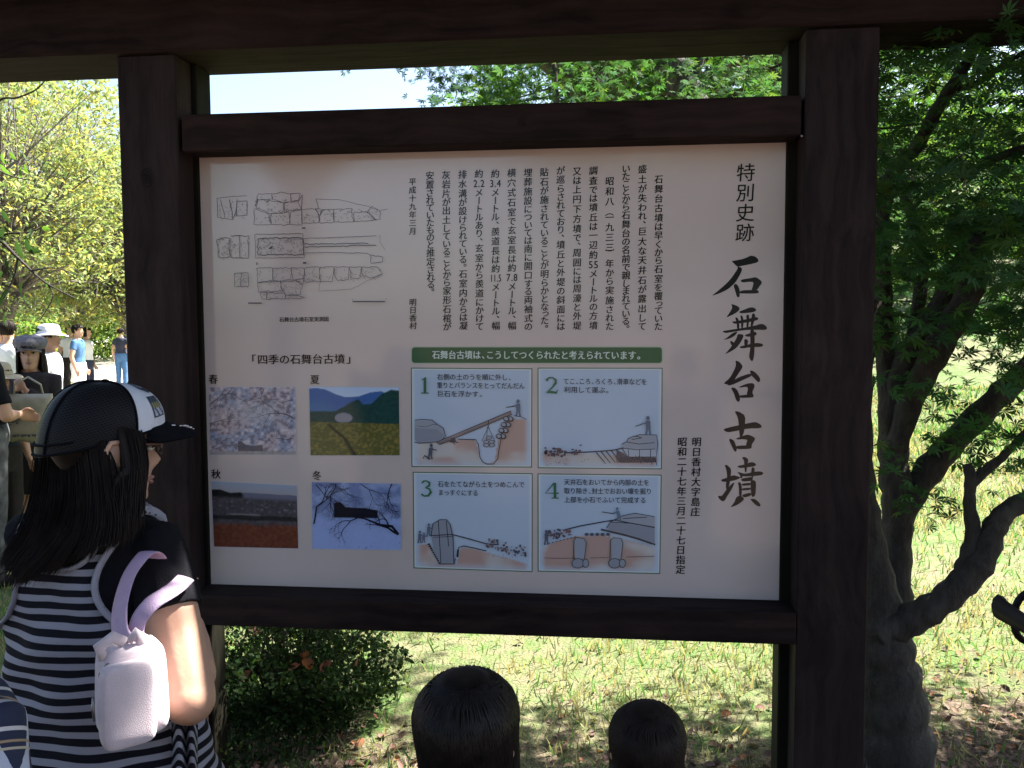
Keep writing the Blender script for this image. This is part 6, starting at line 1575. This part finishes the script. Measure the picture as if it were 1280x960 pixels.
# hair cap under the crown of the hat
hb = MB(); hb.ball(GM @ (Vector((0, -.012, .02))*gk), (.080*gk, .097*gk, .085*gk), 24, 14, M=GM.to_3x3())
M_ = GM; hb.v = [v for v in hb.v]; hb.build('hair_base', M_HAIR2, groot, world=False, smooth=True)
er = MB(); R3 = lambda x, y, z: GM @ (Vector((x+.004, y*.9+.016, z*.85-.012))*gk)
er.tube([R3(.080, -.004, -.030), R3(.084, -.014, -.026), R3(.090, -.026, -.010), R3(.097, -.040, .006), R3(.100, -.046, .024), R3(.097, -.036, .040), R3(.091, -.018, .042), R3(.085, -.006, .030), R3(.083, -.004, .014)], [.004*gk, .0055*gk, .0050*gk, .0050*gk, .0050*gk, .0050*gk, .0048*gk, .0042*gk, .003*gk], seg=8)
er.tube([R3(.086, -.010, .024), R3(.090, -.024, .026), R3(.091, -.028, .012), R3(.088, -.020, -.004)], [.003*gk, .0038*gk, .0038*gk, .003*gk], seg=7)
er.ball(R3(.085, -.022, .010), (.009*gk, .022*gk, .030*gk), 14, 10, M=GM.to_3x3()); er.ball(R3(.084, -.010, -.026), (.005*gk, .007*gk, .008*gk), 10, 8, M=GM.to_3x3())
er.build('ear', M_SKIN, groot, world=False, smooth=True)

# small plush bag with lavender straps
M_PLUSH = simple('plush_white', (.70, .58, .63), .95, noise=.05, scale=30, bump=.35, bscale=700, sheen=.5)
M_STRAP = simple('lavender_strap', (.48, .34, .50), .6, noise=.05, scale=60, bump=.3, bscale=500)
bc = at(161, 868, D=1.50); bv = (Vector((bc.x, bc.y, 0))-Vector((CAM_O.x, CAM_O.y, 0))).normalized()
PB_ = empty('plush_bag', bc, math.atan2(-bv.x, bv.y)+R(14), 'small fuzzy white bag with lavender straps hanging from the girl\'s arm', 'bag')
def superbox(mb, c, r, e=.42, seg=28, rings=18, ytaper=.0):
    vs = []; fs = []; sg = lambda v, p: math.copysign(abs(v)**p, v)
    for i in range(rings+1):
        th = math.pi*i/rings-math.pi/2
        for j in range(seg):
            a = 2*math.pi*j/seg; z = r[2]*sg(math.sin(th), e); k_ = 1-ytaper*(z/r[2]+1)/2
            vs.append((c[0]+r[0]*sg(math.cos(th), e)*sg(math.cos(a), e)*k_, c[1]+r[1]*sg(math.cos(th), e)*sg(math.sin(a), e), c[2]+z))
    for i in range(rings):
        for j in range(seg): fs.append((i*seg+j, i*seg+(j+1) % seg, (i+1)*seg+(j+1) % seg, (i+1)*seg+j))
    return mb.add(vs, fs)
superbox(MB(), (.010, .020, .004), (.056, .040, .080), e=.36, ytaper=.10).build('bag_body', M_PLUSH, PB_, world=False, smooth=True)
superbox(MB(), (-.008, -.022, -.006), (.044, .018, .070), e=.34, ytaper=.06).build('front_pocket', M_PLUSH, PB_, world=False, smooth=True)
zp = MB(); zp.tube([(-.047+.0*i, -.012, z) for i, z in enumerate(np.linspace(-.06, .05, 6))]+[(-.036, -.013, .064), (0, -.013, .067), (.030, -.013, .062), (.038, -.013, .040), (.040, -.013, -.05)], .0016, seg=5); zp.build('piping', simple('grey_piping', (.20, .17, .22), .7), PB_, world=False, smooth=True)
zq = MB(); zq.tube([(-.056, -.006, .012), (-.058, -.010, -.004), (-.057, -.012, -.026)], [.002, .0026, .0022], seg=6); zq.build('zipper_pull', M_STEEL, PB_, world=False, smooth=True)
for sx in (-1, 1):
    lp = MB(); lp.tube([(sx*.028-.008, .0, .070), (sx*.034-.010, -.004, .092), (sx*.018-.004, -.004, .104), (sx*.004, 0, .090)], [.009, .0105, .0105, .009], seg=9, flat=.6, up=(0, 1, 0)); lp.build('loop', M_PLUSH, PB_, world=False, smooth=True)
def strap(pts, w):
    m_ = MB(); P = [at(x, y, D=d) for x, y, d in pts]; out = []
    for i in range(len(P)-1):
        p0 = P[max(i-1, 0)]; p1, p2 = P[i], P[i+1]; p3 = P[min(i+2, len(P)-1)]
        for k_ in range(5): f = k_/5; out.append(.5*((2*p1)+(p2-p0)*f+(2*p0-5*p1+4*p2-p3)*f*f+(3*p1-p0-3*p2+p3)*f**3))
    out.append(P[-1]); m_.tube(out, w, seg=10, flat=.13, up=tuple(cf)); m_.build('strap', M_STRAP, PB_, world=True, smooth=True)
strap([(158, 806, 1.505), (150, 790, 1.52), (150, 758, 1.545), (160, 722, 1.575), (174, 700, 1.59), (186, 690, 1.61), (196, 698, 1.66), (200, 715, 1.70)], .0185)
strap([(172, 806, 1.505), (170, 792, 1.52), (174, 774, 1.525), (190, 754, 1.535), (208, 742, 1.56), (222, 732, 1.60), (232, 722, 1.66)], .0165)

# -- child in navy plaid shirt, cut by the lower left corner
M_PLAID, N, L, P = nmat('navy_plaid')
tc = N.new('ShaderNodeTexCoord'); sp = N.new('ShaderNodeSeparateXYZ'); mp = N.new('ShaderNodeMapping'); mp.inputs['Rotation'].default_value = (R(20), R(24), 0); L.new(tc.outputs['Object'], mp.inputs[0]); L.new(mp.outputs[0], sp.inputs[0])
prev = None
for ax, off, wdt, colr in ((0, 0, .10, (.40, .44, .55, 1)), (0, .30, .06, (.40, .44, .55, 1)), (2, 0, .08, (.50, .50, .52, 1)), (2, .22, .05, (.30, .22, .14, 1)), (2, .36, .05, (.40, .36, .28, 1))):
    a = N.new('ShaderNodeMath'); a.operation = 'MULTIPLY_ADD'; a.inputs[1].default_value = 1/.062; a.inputs[2].default_value = off+5; L.new(sp.outputs[ax], a.inputs[0])
    b = N.new('ShaderNodeMath'); b.operation = 'FRACT'; L.new(a.outputs[0], b.inputs[0]); c = N.new('ShaderNodeMath'); c.operation = 'LESS_THAN'; c.inputs[1].default_value = wdt; L.new(b.outputs[0], c.inputs[0])
    mx = N.new('ShaderNodeMix'); mx.data_type = 'RGBA'; mx.inputs[6].default_value = (.016, .022, .055, 1); mx.inputs[7].default_value = colr; L.new(c.outputs[0], mx.inputs[0])
    if prev is not None: L.new(prev, mx.inputs[6])
    prev = mx.outputs[2]
L.new(prev, P.inputs['Base Color']); P.inputs['Roughness'].default_value = .9
p = at(-92, 888, D=1.2)
person('child in navy plaid shirt, only one shoulder visible in the lower left corner', gl(p.x, p.y), facing((.3, .95)), 1.35, shirt=M_PLAID, bottom=M_DENIM, sleeve=.6, hair='short', voxel=.009, face=False, hk=1.1, hair_n=300)
